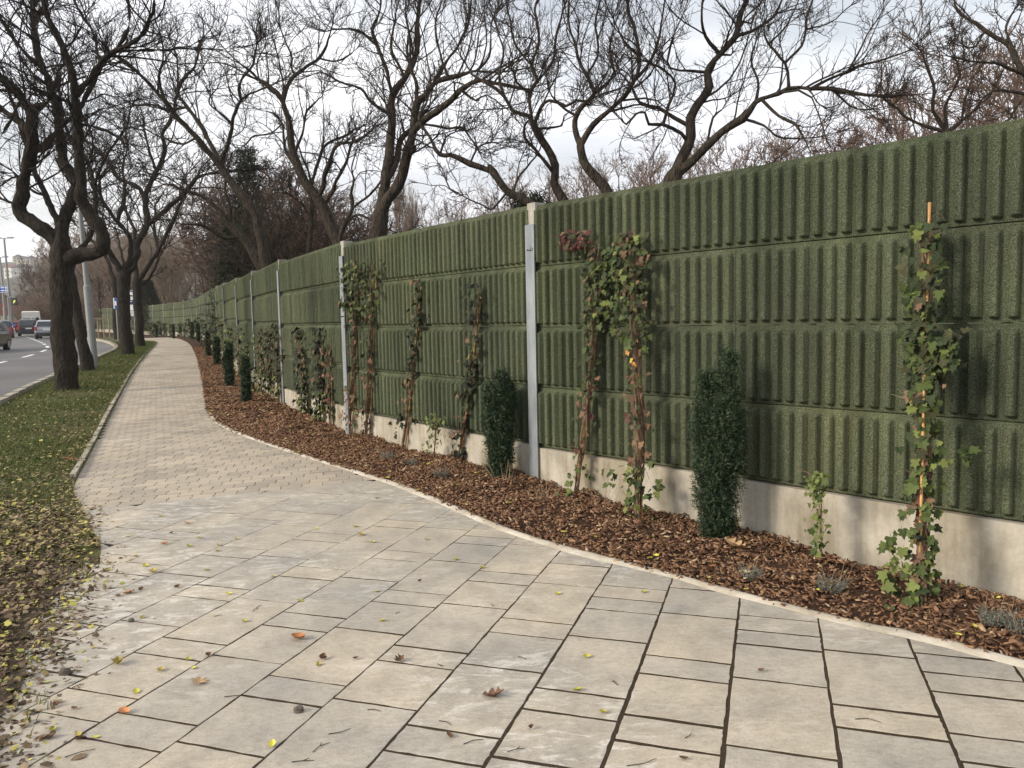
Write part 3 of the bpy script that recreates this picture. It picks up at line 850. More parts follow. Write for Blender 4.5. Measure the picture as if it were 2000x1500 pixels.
# ------------------------------------------------------------------ noise barrier
ZB, CH = 0.37, 0.5625                                   # underside of the lowest panel, course height
PL = 1.985
def panel_mesh(name, res, seed, rough):
    nx, nz = max(2, int(PL/res)), max(2, int((CH-0.006)/res))
    x = np.linspace(0, PL, nx+1); z = np.linspace(0, CH-0.006, nz+1)
    X, Z = np.meshgrid(x, z)
    ph = (X % 0.0902273)/0.0902273
    rib = np.clip((0.285-np.abs(ph-0.5))/0.07, 0, 1)
    endp = np.clip((Z-0.024)/0.010, 0, 1)*np.clip((CH-0.006-0.026-Z)/0.026, 0, 1)
    y = 0.045*rib*endp
    q = np.stack([X*85+seed*31, Z*85, X*0+seed], -1); q2 = np.stack([X*38+seed*11, Z*38, X*0+seed+5], -1)
    y = y+rough*((vnoise(q)-0.5)*0.0045+(vnoise(q2)-0.5)*0.002)
    V = np.stack([X, y, Z], -1).reshape(-1, 3)
    w = nx+1; j = np.arange(nz)[:, None]*w; i = np.arange(nx)[None, :]
    F = np.stack([j+i, j+i+1, j+w+i+1, j+w+i], -1).reshape(-1, 4)
    # rim and back
    ring = list(range(0, w))+[k*w+nx for k in range(1, nz+1)]+[nz*w+k for k in range(nx-1, -1, -1)]+[k*w for k in range(nz-1, 0, -1)]
    b0 = len(V); Vb = V[ring].copy(); Vb[:, 1] = -0.11
    V = np.vstack([V, Vb]); nr = len(ring)
    Fr = np.array([[ring[k], b0+k, b0+(k+1) % nr, ring[(k+1) % nr]] for k in range(nr)])
    F = np.vstack([F, Fr])
    return np_mesh(name, V, F[:, ::-1].copy())
# local +y of a panel points to the street : x runs from the far post to the near one
PM_NEAR = [panel_mesh('panel', 0.0066, s_, 1.0) for s_ in (1, 2, 3)]
PM_MID = [panel_mesh('panel', 0.0125, s_, 0.6) for s_ in (4, 5)]
PM_FAR = [panel_mesh('panel', 0.05, s_, 0.3) for s_ in (6,)]
for me in PM_NEAR+PM_MID+PM_FAR: me.materials.append(M_PANEL)
barrier = empty('noise_barrier', (*P1, 0), 'long green ribbed noise barrier wall with grey posts on a pale concrete plinth', 'noise barrier')
binv = Matrix.Translation((P1[0], P1[1], 0)).inverted()
def child(o, p=barrier): o.parent = p; o.matrix_parent_inverse = binv; return o
def post_z(k): return float(R(posts[k][1])) if k >= 5 else 0.0
for k in range(NB):
    a, b = posts[k], posts[k+1]                          # near, far
    if a[1] > 100: break
    t = a-b; L = np.linalg.norm(t); t /= L; ang = math.atan2(t[1], t[0])
    zb = max(0.0, (post_z(k)+post_z(k+1))/2)
    dist = np.linalg.norm((a+b)/2)
    lib = PM_NEAR if (a[1] < 15 and k >= 2) else (PM_MID if a[1] < 34 else PM_FAR)
    half = (L-0.03)/2
    slip = [random.uniform(-.006, .006) for _ in range(8)]
    for c in range(4):
        for h in range(2):
            o = link('panel', random.choice(lib), None)
            o.location = (b[0]+t[0]*(0.015+h*half), b[1]+t[1]*(0.015+h*half), zb+ZB+c*CH)
            nrm = np.array([-t[1], t[0]])
            sl = slip[c]+(random.uniform(-.003, .003))
            # local y must face the street (towards the camera side)
            o.rotation_euler = (0, 0, ang+math.pi)
            o.location = (a[0]-t[0]*(0.015+h*half)+0.0, a[1]-t[1]*(0.015+h*half), zb+ZB+c*CH)
            o.scale = (half/PL-0.001, 1, 1)
            ny = np.array([t[1], -t[0]])
            o.location.x += ny[0]*sl; o.location.y += ny[1]*sl
            child(o)
    mb = MB()
    c = (a+b)/2; ny = np.array([t[1], -t[0]]); c2 = c+ny*(-0.045)
    mb.box((c2[0], c2[1], zb+(ZB-0.012-0.75)/2), (L-0.02, 0.17, ZB-0.012+0.75), ang)
    child(mb.build('plinth', M_PLINTH, None))
for k in range(1, NB):
    p = posts[k]
    if p[1] > 100: break
    t = posts[k-1]-posts[k+1]; t /= np.linalg.norm(t); ang = math.atan2(t[1], t[0]); ny = np.array([t[1], -t[0]])
    zb = max(post_z(k), 0.0)
    mb = MB(); q = p+ny*0.058
    mb.box((q[0], q[1], zb+(2.44-0.5)/2), (0.125, 0.012, 2.44+0.5), ang)
    q = p+ny*(-0.005); mb.box((q[0], q[1], zb+(2.44-0.5)/2), (0.012, 0.11, 2.94), ang)
    po = child(mb.build('post', M_STEEL, None))
    mb = MB(); q = p-ny*0.03
    mb.box((q[0], q[1], zb+2.64-0.10), (0.115, 0.13, 0.20), ang)
    q = p-ny*0.10; mb.box((q[0], q[1], zb+1.2), (0.16, 0.14, 2.4), ang)
    child(mb.build('post_cap', M_CAP, None))
    if k == 4:
        mb = MB(); q = p+ny*0.067
        for dx, dz, w_, h_ in ((-0.030, 2.21, .010, .016), (-0.013, 2.205, .022, .006), (0.012, 2.21, .008, .02), (0.030, 2.2, .016, .007), (0.040, 2.218, .008, .014), (0.02, 2.235, .006, .008)):
            mb.box((q[0]+t[0]*dx, q[1]+t[1]*dx, zb+dz), (w_, .004, h_), ang)
        m_ = mb.build('scribble', M_TIE, None); child(m_)

# ------------------------------------------------------------------ trees
def norm(v): return v/(np.linalg.norm(v, axis=-1, keepdims=True)+1e-9)
def grow(S, D, L, K, wander, up=0.05, rg=rng):
    """many branches at once : start points, directions, lengths -> (n, K+1, 3)"""
    n = len(S); out = np.zeros((n, K+1, 3)); out[:, 0] = S; d = norm(D); step = (L/K)[:, None]
    w = rg.normal(0, 1, (n, 3))
    for k in range(K):
        w = 0.45*w+rg.normal(0, 1, (n, 3))
        d = norm(d+w*wander+np.array([0, 0, up])); out[:, k+1] = out[:, k]+d*step
    return out
def spawn(B, Rb, per, tmin, amin, amax, upbias, rg=rng):
    """child start points, directions and parent radii along the branches B (n,K+1,3)"""
    n, K1, _ = B.shape; K = K1-1
    idx = np.repeat(np.arange(n), per); t = tmin+(1-tmin)*rg.random(len(idx))**0.85
    f = np.minimum((t*K), K-1e-4); i = f.astype(int); fr = (f-i)[:, None]
    P = B[idx, i]*(1-fr)+B[idx, i+1]*fr
    T = norm(B[idx, i+1]-B[idx, i])
    p = norm(np.cross(T, rg.normal(0, 1, T.shape)))
    a = rg.uniform(amin, amax, len(idx))[:, None]
    D = T*np.cos(a)+p*np.sin(a)+np.array([0, 0, upbias])
    return P, norm(D), t, idx
def tubes(B, r0, r1, n):
    """swept tubes for all branches -> verts, quads"""
    N, K1, _ = B.shape
    T = norm(np.gradient(B, axis=1)); mean = norm(T.mean(1))
    ref = np.where(np.abs(mean[:, 2:3]) < 0.8, np.array([[0, 0, 1.0]]), np.array([[1.0, 0, 0]]))
    U = norm(np.cross(T, ref[:, None, :])); W = np.cross(T, U)
    a = np.arange(n)*2*np.pi/n
    r = r0[:, None]+(r1-r0)[:, None]*np.linspace(0, 1, K1)[None, :]
    V = B[:, :, None, :]+(U[:, :, None, :]*np.cos(a)[:, None]+W[:, :, None, :]*np.sin(a)[:, None])*r[:, :, None, None]
    base = (np.arange(N)*K1*n)[:, None, None]; j = (np.arange(K1-1)*n)[None, :, None]; i = np.arange(n)[None, None, :]
    i2 = (i+1) % n
    F = np.stack([base+j+i, base+j+i2, base+j+n+i2, base+j+n+i], -1).reshape(-1, 4)
    return V.reshape(-1, 3), F
def crown(limbs, rads, dens=1.0, size=1.0, up=0.10, twig=0.0045, spacing=0.20, tstart=0.25, seed=1, l3=4, droop=0.0, l2=8):
    """branch out from limb polylines : three orders of twisting twigs"""
    rg = np.random.default_rng(seed)
    S, D, RR, EN = [], [], [], []
    for P, r in zip(limbs, rads):
        s = np.concatenate([[0], np.cumsum(np.linalg.norm(np.diff(P, axis=0), axis=1))]); L = s[-1]
        n = max(3, int(L*(1-tstart)/spacing*dens))
        u = L*(tstart+(1-tstart)*rg.random(n)**0.8)
        u = np.concatenate([u, [L]*4])
        pts = np.stack([np.interp(u, s, P[:, k]) for k in range(3)], -1)
        T = norm(np.stack([np.interp(np.minimum(u+0.1, L), s, P[:, k])-np.interp(np.maximum(u-0.1, 0), s, P[:, k]) for k in range(3)], -1))
        p = norm(np.cross(T, rg.normal(0, 1, T.shape)))
        a = rg.uniform(0.5, 1.25, len(u)); a[-4:] *= 0.45
        d = T*np.cos(a)[:, None]+p*np.sin(a)[:, None]+np.array([0, 0, up])
        S.append(pts); D.append(norm(d)); RR.append(np.minimum(np.interp(u, s, r)*0.5, 0.015*size)*rg.uniform(0.6, 1.1, len(u))); EN.append(np.ones(len(u)))
    S = np.vstack(S); D = np.vstack(D); RR = np.maximum(np.concatenate(RR), twig*1.6)
    L = size*rg.uniform(0.55, 1.9, len(S))*np.clip(RR/(0.015*size), 0.55, 1.2)
    B1 = grow(S, D, L, 8, 0.17, up*0.5-droop, rg)
    V, F = tubes(B1, RR, np.full(len(S), twig*1.1), 4); VV = [V]; FF = [F]; off = len(V)
    P2, D2, t2, i2 = spawn(B1, RR, l2, 0.10, 0.35, 0.95, up*0.9, rg)
    L2 = L[i2]*rg.uniform(0.25, 0.62, len(P2))*(1.15-0.6*t2)
    B2 = grow(P2, D2, L2, 5, 0.17, up*0.5-droop, rg)
    r2 = np.maximum((RR[i2]*(1-t2)+twig*1.1*t2)*0.6, twig)
    V, F = tubes(B2, r2, np.full(len(P2), twig*0.85), 3); VV.append(V); FF.append(F+off); off += len(V)
    if l3:
        P3, D3, t3, i3 = spawn(B2, r2, l3, 0.12, 0.35, 0.95, up*0.8, rg)
        L3 = np.maximum(L2[i3]*rg.uniform(0.28, 0.62, len(P3))*(1.1-0.5*t3), 0.07*size)
        B3 = grow(P3, D3, L3, 3, 0.25, up*0.4-droop, rg)
        V, F = tubes(B3, np.full(len(P3), twig*0.85), np.full(len(P3), twig*0.6), 3); VV.append(V); FF.append(F+off)
    return np.vstack(VV), np.vstack(FF)
def bark_tube(P, r, sides, amp, seed=0, flare=0.0):
    """trunk or limb with a ridged uneven skin"""
    V, F = tube_np(P, r, sides)
    c = np.repeat(P, sides, axis=0); d = V-c; L = np.linalg.norm(d, axis=1, keepdims=True); d = d/(L+1e-9)
    q = np.column_stack([V[:, 0]*17, V[:, 1]*17, V[:, 2]*5.5])+seed*7.3; q2 = V*4.0+seed*3.1
    h = (np.abs(vnoise(q)-0.5)*2-0.5)*amp+(vnoise(q2)-0.5)*amp*2.2
    V = V+d*np.minimum(h[:, None], L*0.6)
    return V, F
def build_tree(name, label, cat, base, trunk, limbs, bmat, tmat, group=None, sides=14, amp=0.012, step=0.12, **kw):
    """base : plan point; trunk / limbs : list of (points (n,3), radii (n))"""
    root = empty(name, base, label, cat, group)
    allP, allR = [], []
    P, r = trunk
    V, F = bark_tube(P, r, sides, amp, 1)
    link('trunk', np_mesh('trunk', V, F, True), bmat, root, local=False)
    for i, (P, r) in enumerate(limbs):
        V, F = bark_tube(P, r, max(6, sides-4 if r[0] > 0.05 else 7), amp*min(1, r[0]/0.06), i+2)
        link('limb', np_mesh('limb', V, F, True), bmat, root, local=False)
        allP.append(P); allR.append(r)
    V, F = crown(allP, allR, **kw)
    link('crown', np_mesh('crown', V, F, True), tmat, root, local=False, kind='stuff')
    return root
def survey_tree(name, label, cat, Y, trunk_px, w_px, limbs_px, bmat, tmat, base_off=None, jit=0.03, seed=1, ground_z=None, depth=0.35, group=None, **kw):
    """trunk and limbs measured in the photograph; every limb gets its own depth"""
    rg = np.random.default_rng(seed)
    def prep(pts3, widths, step=0.10, kink=0.045):
        s0 = np.concatenate([[0], np.cumsum(np.linalg.norm(np.diff(pts3, axis=0), axis=1))])
        C = catmull(pts3, step); s = np.concatenate([[0], np.cumsum(np.linalg.norm(np.diff(C, axis=0), axis=1))])
        r = np.interp(s/s[-1], s0/s0[-1], widths)
        k = vnoise(np.column_stack([C[:, 0]*2+seed, C[:, 1]*2, C[:, 2]*2]))-0.5
        n_ = np.column_stack([vnoise(C*1.9+seed), vnoise(C*1.9+seed+40), vnoise(C*1.9+seed+80)])-0.5
        fade = np.clip(np.arange(len(C))/4, 0, 1)[:, None]
        n2 = np.column_stack([vnoise(C*5.5+seed), vnoise(C*5.5+seed+40), vnoise(C*5.5+seed+80)])-0.5
        return C+(n_*jit*3+n2*kink)*fade, r*(1+(0.25 if kink else 0.10)*k)*(0.9 if Y < 30 else 1.0)
    pts = np.array([at(x, y, Y) for x, y in trunk_px])
    wd = np.array(w_px if hasattr(w_px, '__len__') else [w_px]*len(trunk_px), float)
    wd = np.interp(np.linspace(0, 1, len(pts)), np.linspace(0, 1, len(wd)), wd)/2*Y/1540
    gz = float(R(Y))-0.05 if ground_z is None else ground_z
    if pts[0][2] > gz+0.15:                                 # goes on down behind the wall
        d = pts[0]-pts[1]; d /= np.linalg.norm(d); d[2] = min(d[2], -0.8); d[0] *= 0.5
        b = pts[0]+d/(-d[2])*(pts[0][2]-gz)
        L0 = np.linalg.norm(pts[0]-b); ext, o_ = [], 0.12
        while o_ < L0*0.75: ext.append(pts[0]+(b-pts[0])*o_/L0); o_ *= 1.7
        ext.append(b); ext = np.array(ext[::-1])
        wd = np.concatenate([np.linspace(wd[0]*1.25, wd[0], len(ext)+1)[:-1], wd]); pts = np.vstack([ext, pts])
    d = pts[-1]-pts[-2]; d /= np.linalg.norm(d); pts = np.vstack([pts, pts[-1]+d*wd[-1]*1.2, pts[-1]+d*wd[-1]*2.0]); wd = np.concatenate([wd, [wd[-1]*.6, wd[-1]*.12]])
    T = prep(pts, wd, kink=0.0)
    anchors = [np.column_stack([T[0], T[1]])]
    limbs = []
    for lp in limbs_px:
        px, ws = lp[0], lp[1]
        # depth of the limb's root : the nearest point already built
        A = np.vstack(anchors); q0 = at(px[0][0], px[0][1], Y)
        dirs = A[:, :3]-CPOS; pr = dirs/dirs[:, 1:2]; want = ray(*px[0])
        k = int(((pr-want)**2).sum(1).argmin()); y0 = A[k, 1]
        p0 = A[k, :3]
        slope = rg.uniform(-1, 1)*depth if len(lp) < 3 else lp[2]
        run = 0; P = [p0]; prev = px[0]
        for x, y in px[1:]:
            run += math.hypot(x-prev[0], y-prev[1])/1540*Y; prev = (x, y)
            P.append(at(x, y, y0+slope*run))
        P = np.array(P)
        w0, w1 = ws
        r0 = w0/2*y0/1540; r1 = w1/2*y0/1540
        r0 = min(r0, A[k, 3]*1.0 if A[k, 3] > 0 else r0)
        C, rr_ = prep(P, np.linspace(r0, max(r1, 0.006), len(P)))
        limbs.append((C, rr_)); anchors.append(np.column_stack([C, rr_]))
    base = (T[0][0][0], T[0][0][1], T[0][0][2])
    return build_tree(name, label, cat, base, T, limbs, bmat, tmat, group, seed=seed, **kw)

# street tree nearest to the camera
Y1 = float(gnd(133, 768)[1])
survey_tree('street_tree', 'thick dark street tree on the grass, nearest of its row, forking low into crooked limbs', 'tree', Y1,
    [(134, 776), (133, 765), (130, 742), (126, 700), (122, 640), (119, 580), (119, 530), (119, 492), (118, 470)], [64, 52, 48, 45, 43, 43, 43, 45, 40],
    [([(112, 495), (100, 462), (67, 433), (37, 410), (43, 377), (50, 333), (63, 300), (62, 253), (63, 217), (43, 190), (0, 150), (-50, 110)], (34, 14), -0.1),
     ([(120, 492), (123, 433), (140, 393), (147, 360), (123, 317), (117, 267), (110, 207), (97, 167), (80, 127), (67, 67), (66, 0), (60, -60)], (27, 10), 0.25),
     ([(126, 508), (154, 497), (186, 490), (201, 469), (196, 450), (180, 425), (160, 387), (157, 333), (155, 267), (151, 200), (143, 150), (127, 100), (103, 50), (83, 0), (70, -60)], (34, 11), -0.15),
     ([(60, 290), (83, 290), (107, 260), (140, 230), (160, 205), (190, 150), (205, 100)], (15, 6), 0.3),
     ([(62, 262), (33, 233), (0, 213), (-40, 200)], (18, 9), 0.4),
     ([(63, 222), (93, 197), (103, 177), (115, 140)], (12, 6), -0.3),
     ([(152, 185), (163, 167), (193, 127), (227, 100), (273, 73), (297, 20), (300, -30)], (13, 7), -0.3),
     ([(195, 122), (230, 103), (267, 98), (343, 97), (427, 97), (500, 82)], (8, 3), -0.4),
     ([(193, 127), (187, 73), (167, 37), (147, 0), (140, -40)], (9, 5), 0.3),
     ([(156, 212), (135, 200), (113, 190), (95, 180), (80, 173)], (14, 11), -0.3),
     ([(157, 243), (183, 247), (227, 263), (247, 293), (270, 310)], (6, 3), -0.2),
     ([(80, 130), (65, 118), (30, 75), (0, 35), (-30, 5)], (14, 7), -0.2),
     ([(66, 40), (90, 10), (120, -40)], (9, 5), 0.2),
     ([(85, 0), (60, -40), (20, -90)], (9, 5), -0.3),
     ([(43, 190), (20, 240), (-10, 290)], (8, 4), -0.3),
     ([(37, 405), (10, 390), (-20, 380)], (9, 5), 0.3),
     ([(227, 100), (250, 60), (252, 10), (240, -40)], (8, 5), 0.3)],
    M_BARK_STREET, M_TWIG_STREET, seed=11, sides=44, amp=0.040, jit=0.022, dens=1.3, size=1.5, up=0.12, twig=0.0046, spacing=0.20, l3=3, tstart=0.3)
_src = bpy.data.objects['street_tree']
nxt = _src.copy(); COL.objects.link(nxt); nxt.location = (-9.5, -0.5, 0.0); nxt.rotation_euler = (0, 0, 2.2)
nxt['label'] = 'next street tree of the row, standing left of the camera'
for ch in list(_src.children):
    c = ch.copy(); COL.objects.link(c); c.parent = nxt
_t = gnd(172, 729); Y2 = float(_t[1])
survey_tree('street_tree', 'thinner leaning street tree rising behind the thick nearest trunk, beside the lamp post', 'tree', Y2,
    [(174, 731), (171, 720), (165, 690), (158, 656), (149, 596), (141, 548), (135, 500), (127, 465)], [31, 28, 26, 23, 20, 19, 18, 17],
    [([(127, 470), (105, 420), (90, 380), (72, 345), (60, 300), (40, 250), (15, 180), (-10, 120)], (16, 6)),
     ([(138, 520), (165, 470), (187, 427), (182, 347), (167, 310), (140, 277), (120, 220), (118, 150)], (14, 6)),
     ([(184, 360), (200, 320), (213, 300), (240, 260), (262, 200)], (8, 4)),
     ([(90, 380), (60, 370), (20, 330), (-20, 310)], (8, 4)),
     ([(127, 465), (130, 420), (150, 380), (165, 330)], (10, 5))],
    M_BARK_STREET, M_TWIG_STREET, seed=12, sides=16, amp=0.02, dens=1.3, size=1.7, twig=0.0062, spacing=0.28, l3=3)
Y3 = float(gnd(245, 697)[1])
survey_tree('street_tree', 'dark street tree with a straight trunk in front of the blue bus stop sign', 'tree', Y3,
    [(251, 699), (249, 690), (246, 660), (242, 610), (240, 570), (241, 540)], [31, 27, 24, 22, 23, 26],
    [([(243, 538), (256, 522), (269, 495), (268, 477), (287, 437), (283, 383), (307, 333), (323, 290), (317, 263), (330, 237), (345, 190)], (16, 6)),
     ([(283, 388), (263, 363), (230, 347), (217, 323), (190, 290), (165, 275)], (8, 4)),
     ([(287, 437), (333, 400), (373, 360), (393, 343), (440, 335), (500, 330)], (11, 4)),
     ([(243, 535), (252, 500), (253, 460), (230, 433), (200, 390), (193, 350)], (11, 5)),
     ([(238, 540), (216, 502), (203, 470), (190, 440), (160, 420)], (13, 6)),
     ([(230, 433), (245, 380), (240, 330), (250, 280)], (8, 4)),
     ([(307, 333), (290, 290), (280, 240)], (7, 4))],
    M_BARK_STREET, M_TWIG_STREET, seed=13, sides=16, amp=0.025, dens=1.3, size=2.0, twig=0.0078, spacing=0.34, l3=3)
Y4 = float(gnd(275, 680)[1])
survey_tree('street_tree', 'dark street tree standing just right of the bus stop post, near the path edging', 'tree', Y4,
    [(275, 682), (274, 672), (272, 640), (270, 600), (269, 570), (268, 550)], [20, 18, 16, 15, 16, 20],
    [([(268, 553), (264, 520), (258, 490), (265, 460), (250, 420), (240, 390)], (11, 5)),
     ([(270, 553), (284, 530), (294, 515), (310, 488), (333, 440), (350, 400), (380, 350)], (11, 5)),
     ([(271, 560), (288, 548), (305, 520), (318, 490)], (8, 4)),
     ([(310, 488), (300, 440), (305, 400)], (7, 4))],
    M_BARK_STREET, M_TWIG_STREET, seed=14, sides=12, amp=0.02, dens=0.8, size=2.1, twig=0.010, spacing=0.45, l3=3)
Y5 = 52.0
survey_tree('street_tree', 'distant street tree leaning behind the small blue and white sign', 'tree', Y5,
    [(229, 665), (228, 650), (226, 610), (226, 575), (222, 545)], [13, 12, 11, 10, 10],
    [([(222, 545), (205, 500), (180, 470), (150, 440)], (8, 3)), ([(224, 560), (240, 520), (235, 480), (225, 440)], (7, 3)), ([(205, 500), (210, 460), (200, 420)], (6, 3))],
    M_BARK_STREET, M_TWIG_STREET, seed=15, sides=10, amp=0.02, dens=0.8, size=2.2, twig=0.012, spacing=0.5, l3=3)

# locusts behind the noise barrier
LOC = dict(bmat=M_BARK, tmat=M_TWIG)
survey_tree('bare_tree', 'bare tree leaning far to the left behind the wall, with three long parallel limbs', 'tree', 21.0,
    [(521, 515), (510, 460), (499, 418), (480, 390), (461, 366), (440, 335)], [24, 22, 20, 20, 18, 17],
    [([(440, 337), (424, 317), (383, 269), (346, 228), (319, 194), (282, 153), (249, 127), (215, 100)], (16, 5), -0.2),
     ([(455, 352), (431, 313), (409, 280), (387, 243), (364, 209), (349, 168), (380, 125), (392, 80)], (12, 5), 0.3),
     ([(440, 335), (435, 310), (446, 276), (457, 231), (472, 194), (467, 175), (476, 146), (491, 123), (500, 90)], (10, 4), -0.3),
     ([(470, 190), (490, 180), (510, 172), (540, 160)], (5, 3)),
     ([(443, 243), (425, 215), (409, 198), (425, 175)], (5, 3)),
     ([(364, 209), (330, 215), (290, 205), (250, 210)], (6, 3)),
     ([(319, 194), (310, 150), (320, 100), (310, 60)], (6, 3)),
     ([(349, 168), (345, 120), (330, 70)], (6, 3)),
     ([(383, 269), (350, 280), (310, 270), (280, 250)], (6, 3))],
    seed=21, sides=12, amp=0.014, dens=1.2, size=1.45, up=0.14, l3=3, twig=0.0050, spacing=0.26, **LOC)
survey_tree('bare_tree', 'dark second trunk leaning left close behind the leaning tree, half lost in the thicket', 'tree', 22.5,
    [(510, 522), (490, 490), (470, 462), (452, 440), (430, 415)], [22, 20, 18, 16, 13],
    [([(430, 415), (400, 385), (370, 372), (330, 360)], (10, 4)), ([(452, 440), (450, 400), (440, 370), (445, 330)], (9, 4)), ([(470, 462), (440, 462), (400, 440), (350, 436)], (9, 4))],
    seed=22, sides=10, amp=0.014, dens=1.2, size=1.3, twig=0.0065, spacing=0.25, bmat=M_BARK, tmat=M_TWIG_DARK)
survey_tree('bare_tree', 'tall bare tree leaning left above the second grey post, broken stub near its top', 'tree', 17.0,
    [(659, 472), (645, 435), (629, 403), (612, 378), (596, 355), (573, 291), (562, 231)], [27, 25, 24, 23, 22, 17, 14],
    [([(562, 231), (547, 194), (528, 172), (506, 159)], (12, 9), 0.1),
     ([(551, 200), (562, 164), (577, 149), (603, 131), (626, 112), (640, 86), (650, 50)], (10, 4), -0.2),
     ([(577, 149), (568, 131), (570, 115), (558, 86), (543, 49), (540, 20)], (6, 3)),
     ([(592, 350), (570, 310), (555, 276), (551, 243), (532, 224), (505, 215)], (8, 3)),
     ([(606, 370), (618, 328), (633, 287), (663, 269), (690, 255)], (9, 4), 0.3),
     ([(622, 390), (644, 328), (659, 284), (700, 276), (740, 240)], (11, 4), -0.3),
     ([(630, 405), (663, 347), (678, 310), (690, 280)], (9, 4)),
     ([(575, 300), (590, 260), (600, 215), (630, 190)], (8, 3)),
     ([(506, 160), (500, 130), (515, 95)], (4, 3)),
     ([(551, 243), (530, 260), (500, 265), (480, 285)], (5, 3)),
     ([(626, 112), (660, 120), (690, 105)], (5, 3))],
    seed=23, sides=14, amp=0.014, dens=1.25, size=1.2, up=0.14, l3=3, twig=0.0042, spacing=0.23, **LOC)
survey_tree('bare_tree', 'slim upright bare stem just left of the second grey post', 'tree', 18.5,
    [(605, 495), (607, 450), (609, 410), (610, 375)], [12, 11, 9, 8],
    [([(610, 375), (605, 340), (590, 310), (580, 280)], (6, 3)), ([(609, 400), (630, 370), (640, 340)], (6, 3)), ([(608, 430), (590, 400), (570, 385)], (5, 3))],
    seed=24, sides=8, amp=0.008, dens=1.2, size=1.0, twig=0.0056, spacing=0.22, **LOC)
survey_tree('bare_tree', 'thin curved bare tree rising right behind the second grey post', 'tree', 16.0,
    [(665, 476), (668, 455), (674, 437), (689, 407), (687, 380)], [11, 10, 10, 9, 8],
    [([(687, 380), (692, 350), (685, 325), (695, 290)], (7, 3)), ([(689, 407), (720, 380), (745, 345), (750, 310)], (6, 3)), ([(674, 437), (700, 420), (730, 432), (775, 455)], (6, 3))],
    seed=25, sides=8, amp=0.008, dens=1.1, size=0.9, twig=0.0048, spacing=0.22, **LOC)
survey_tree('bare_tree', 'big twin stemmed bare tree forming a V behind the wall, one limb arching right', 'tree', 15.0,
    [(738, 466), (741, 440), (744, 420)], [40, 36, 34],
    [([(740, 425), (747, 383), (753, 327), (763, 247), (770, 187), (787, 153), (810, 110), (815, 50), (820, -10)], (25, 8), 0.15),
     ([(747, 420), (760, 387), (780, 350), (797, 300), (807, 257), (813, 207), (830, 187), (847, 163), (877, 150), (933, 143), (985, 138)], (27, 5), -0.2),
     ([(808, 262), (833, 233), (870, 203), (900, 177), (943, 163), (987, 167), (1030, 175)], (16, 5), -0.4),
     ([(758, 350), (767, 327), (777, 283), (800, 257), (830, 225)], (13, 8), 0.3),
     ([(770, 180), (740, 93), (727, 57), (745, 10), (740, -30)], (10, 5), 0.2),
     ([(813, 207), (813, 160), (800, 130), (800, 93), (790, 40)], (9, 4)),
     ([(760, 235), (727, 200), (703, 173), (663, 160), (627, 143), (600, 150)], (8, 3), -0.2),
     ([(808, 245), (850, 245), (900, 247), (920, 277), (935, 300)], (6, 3), -0.5),
     ([(847, 163), (870, 120), (900, 80), (920, 20), (925, -30)], (9, 4), 0.3),
     ([(740, 93), (700, 60), (660, 55), (640, 60)], (6, 3)),
     ([(900, 177), (930, 200), (950, 190), (985, 215)], (6, 3)),
     ([(787, 153), (765, 90), (775, 30)], (8, 4)),
     ([(933, 143), (955, 110), (960, 60), (975, 10)], (7, 3)),
     ([(790, 320), (812, 287), (806, 290)], (9, 9), -0.4),
     ([(877, 150), (860, 100), (850, 50), (860, 0)], (7, 3))],
    seed=26, sides=16, amp=0.013, dens=1.2, size=1.2, up=0.16, twig=0.0038, spacing=0.20, l3=3, **LOC)
survey_tree('bare_tree', 'bare limb reaching low and far to the left from behind the capped grey post', 'tree', 11.5,
    [(1036, 402), (1020, 390), (1005, 380), (987, 370), (963, 333)], [22, 20, 18, 17, 16],
    [([(963, 333), (920, 320), (883, 307), (860, 305), (843, 283), (827, 257), (818, 235), (830, 205)], (15, 5), 0.1),
     ([(998, 378), (1013, 337), (1043, 310), (1055, 280)], (6, 3)),
     ([(993, 374), (965, 402), (953, 410), (920, 392), (880, 372)], (6, 3)),
     ([(860, 305), (870, 270), (890, 262)], (5, 3)), ([(920, 320), (935, 290), (960, 280)], (5, 3))],
    seed=27, sides=12, amp=0.010, dens=0.75, size=0.8, twig=0.0040, spacing=0.24, **LOC)
survey_tree('bare_tree', 'crooked bare tree just right of the capped grey post, its trunk bending left', 'tree', 11.8,
    [(1106, 402), (1096, 385), (1081, 356), (1084, 322), (1070, 288), (1053, 260), (1045, 243)], [24, 22, 20, 19, 17, 16, 16],
    [([(1045, 243), (1031, 227), (1000, 220), (983, 190), (953, 167), (925, 150), (900, 110)], (12, 4), 0.1),
     ([(1075, 343), (1048, 294), (1028, 269), (1027, 246), (1035, 235)], (9, 4), -0.2),
     ([(1038, 236), (1035, 182), (1050, 157), (1040, 126), (1055, 80), (1050, 20), (1060, -30)], (11, 5), 0.2),
     ([(1046, 245), (1059, 204), (1073, 193), (1106, 204), (1125, 195), (1150, 205)], (9, 4), -0.4),
     ([(1050, 254), (1073, 249), (1101, 244), (1104, 224), (1118, 215)], (6, 3), -0.3),
     ([(1050, 157), (1080, 120), (1090, 60), (1110, 0)], (7, 4)),
     ([(983, 190), (975, 150), (985, 100), (970, 40)], (7, 3)),
     ([(1040, 126), (1010, 90), (1000, 40), (990, -20)], (7, 3)),
     ([(1035, 185), (1010, 160), (1005, 120)], (6, 3))],
    seed=28, sides=14, amp=0.010, dens=1.2, size=1.05, up=0.2, twig=0.0031, spacing=0.17, l3=3, **LOC)
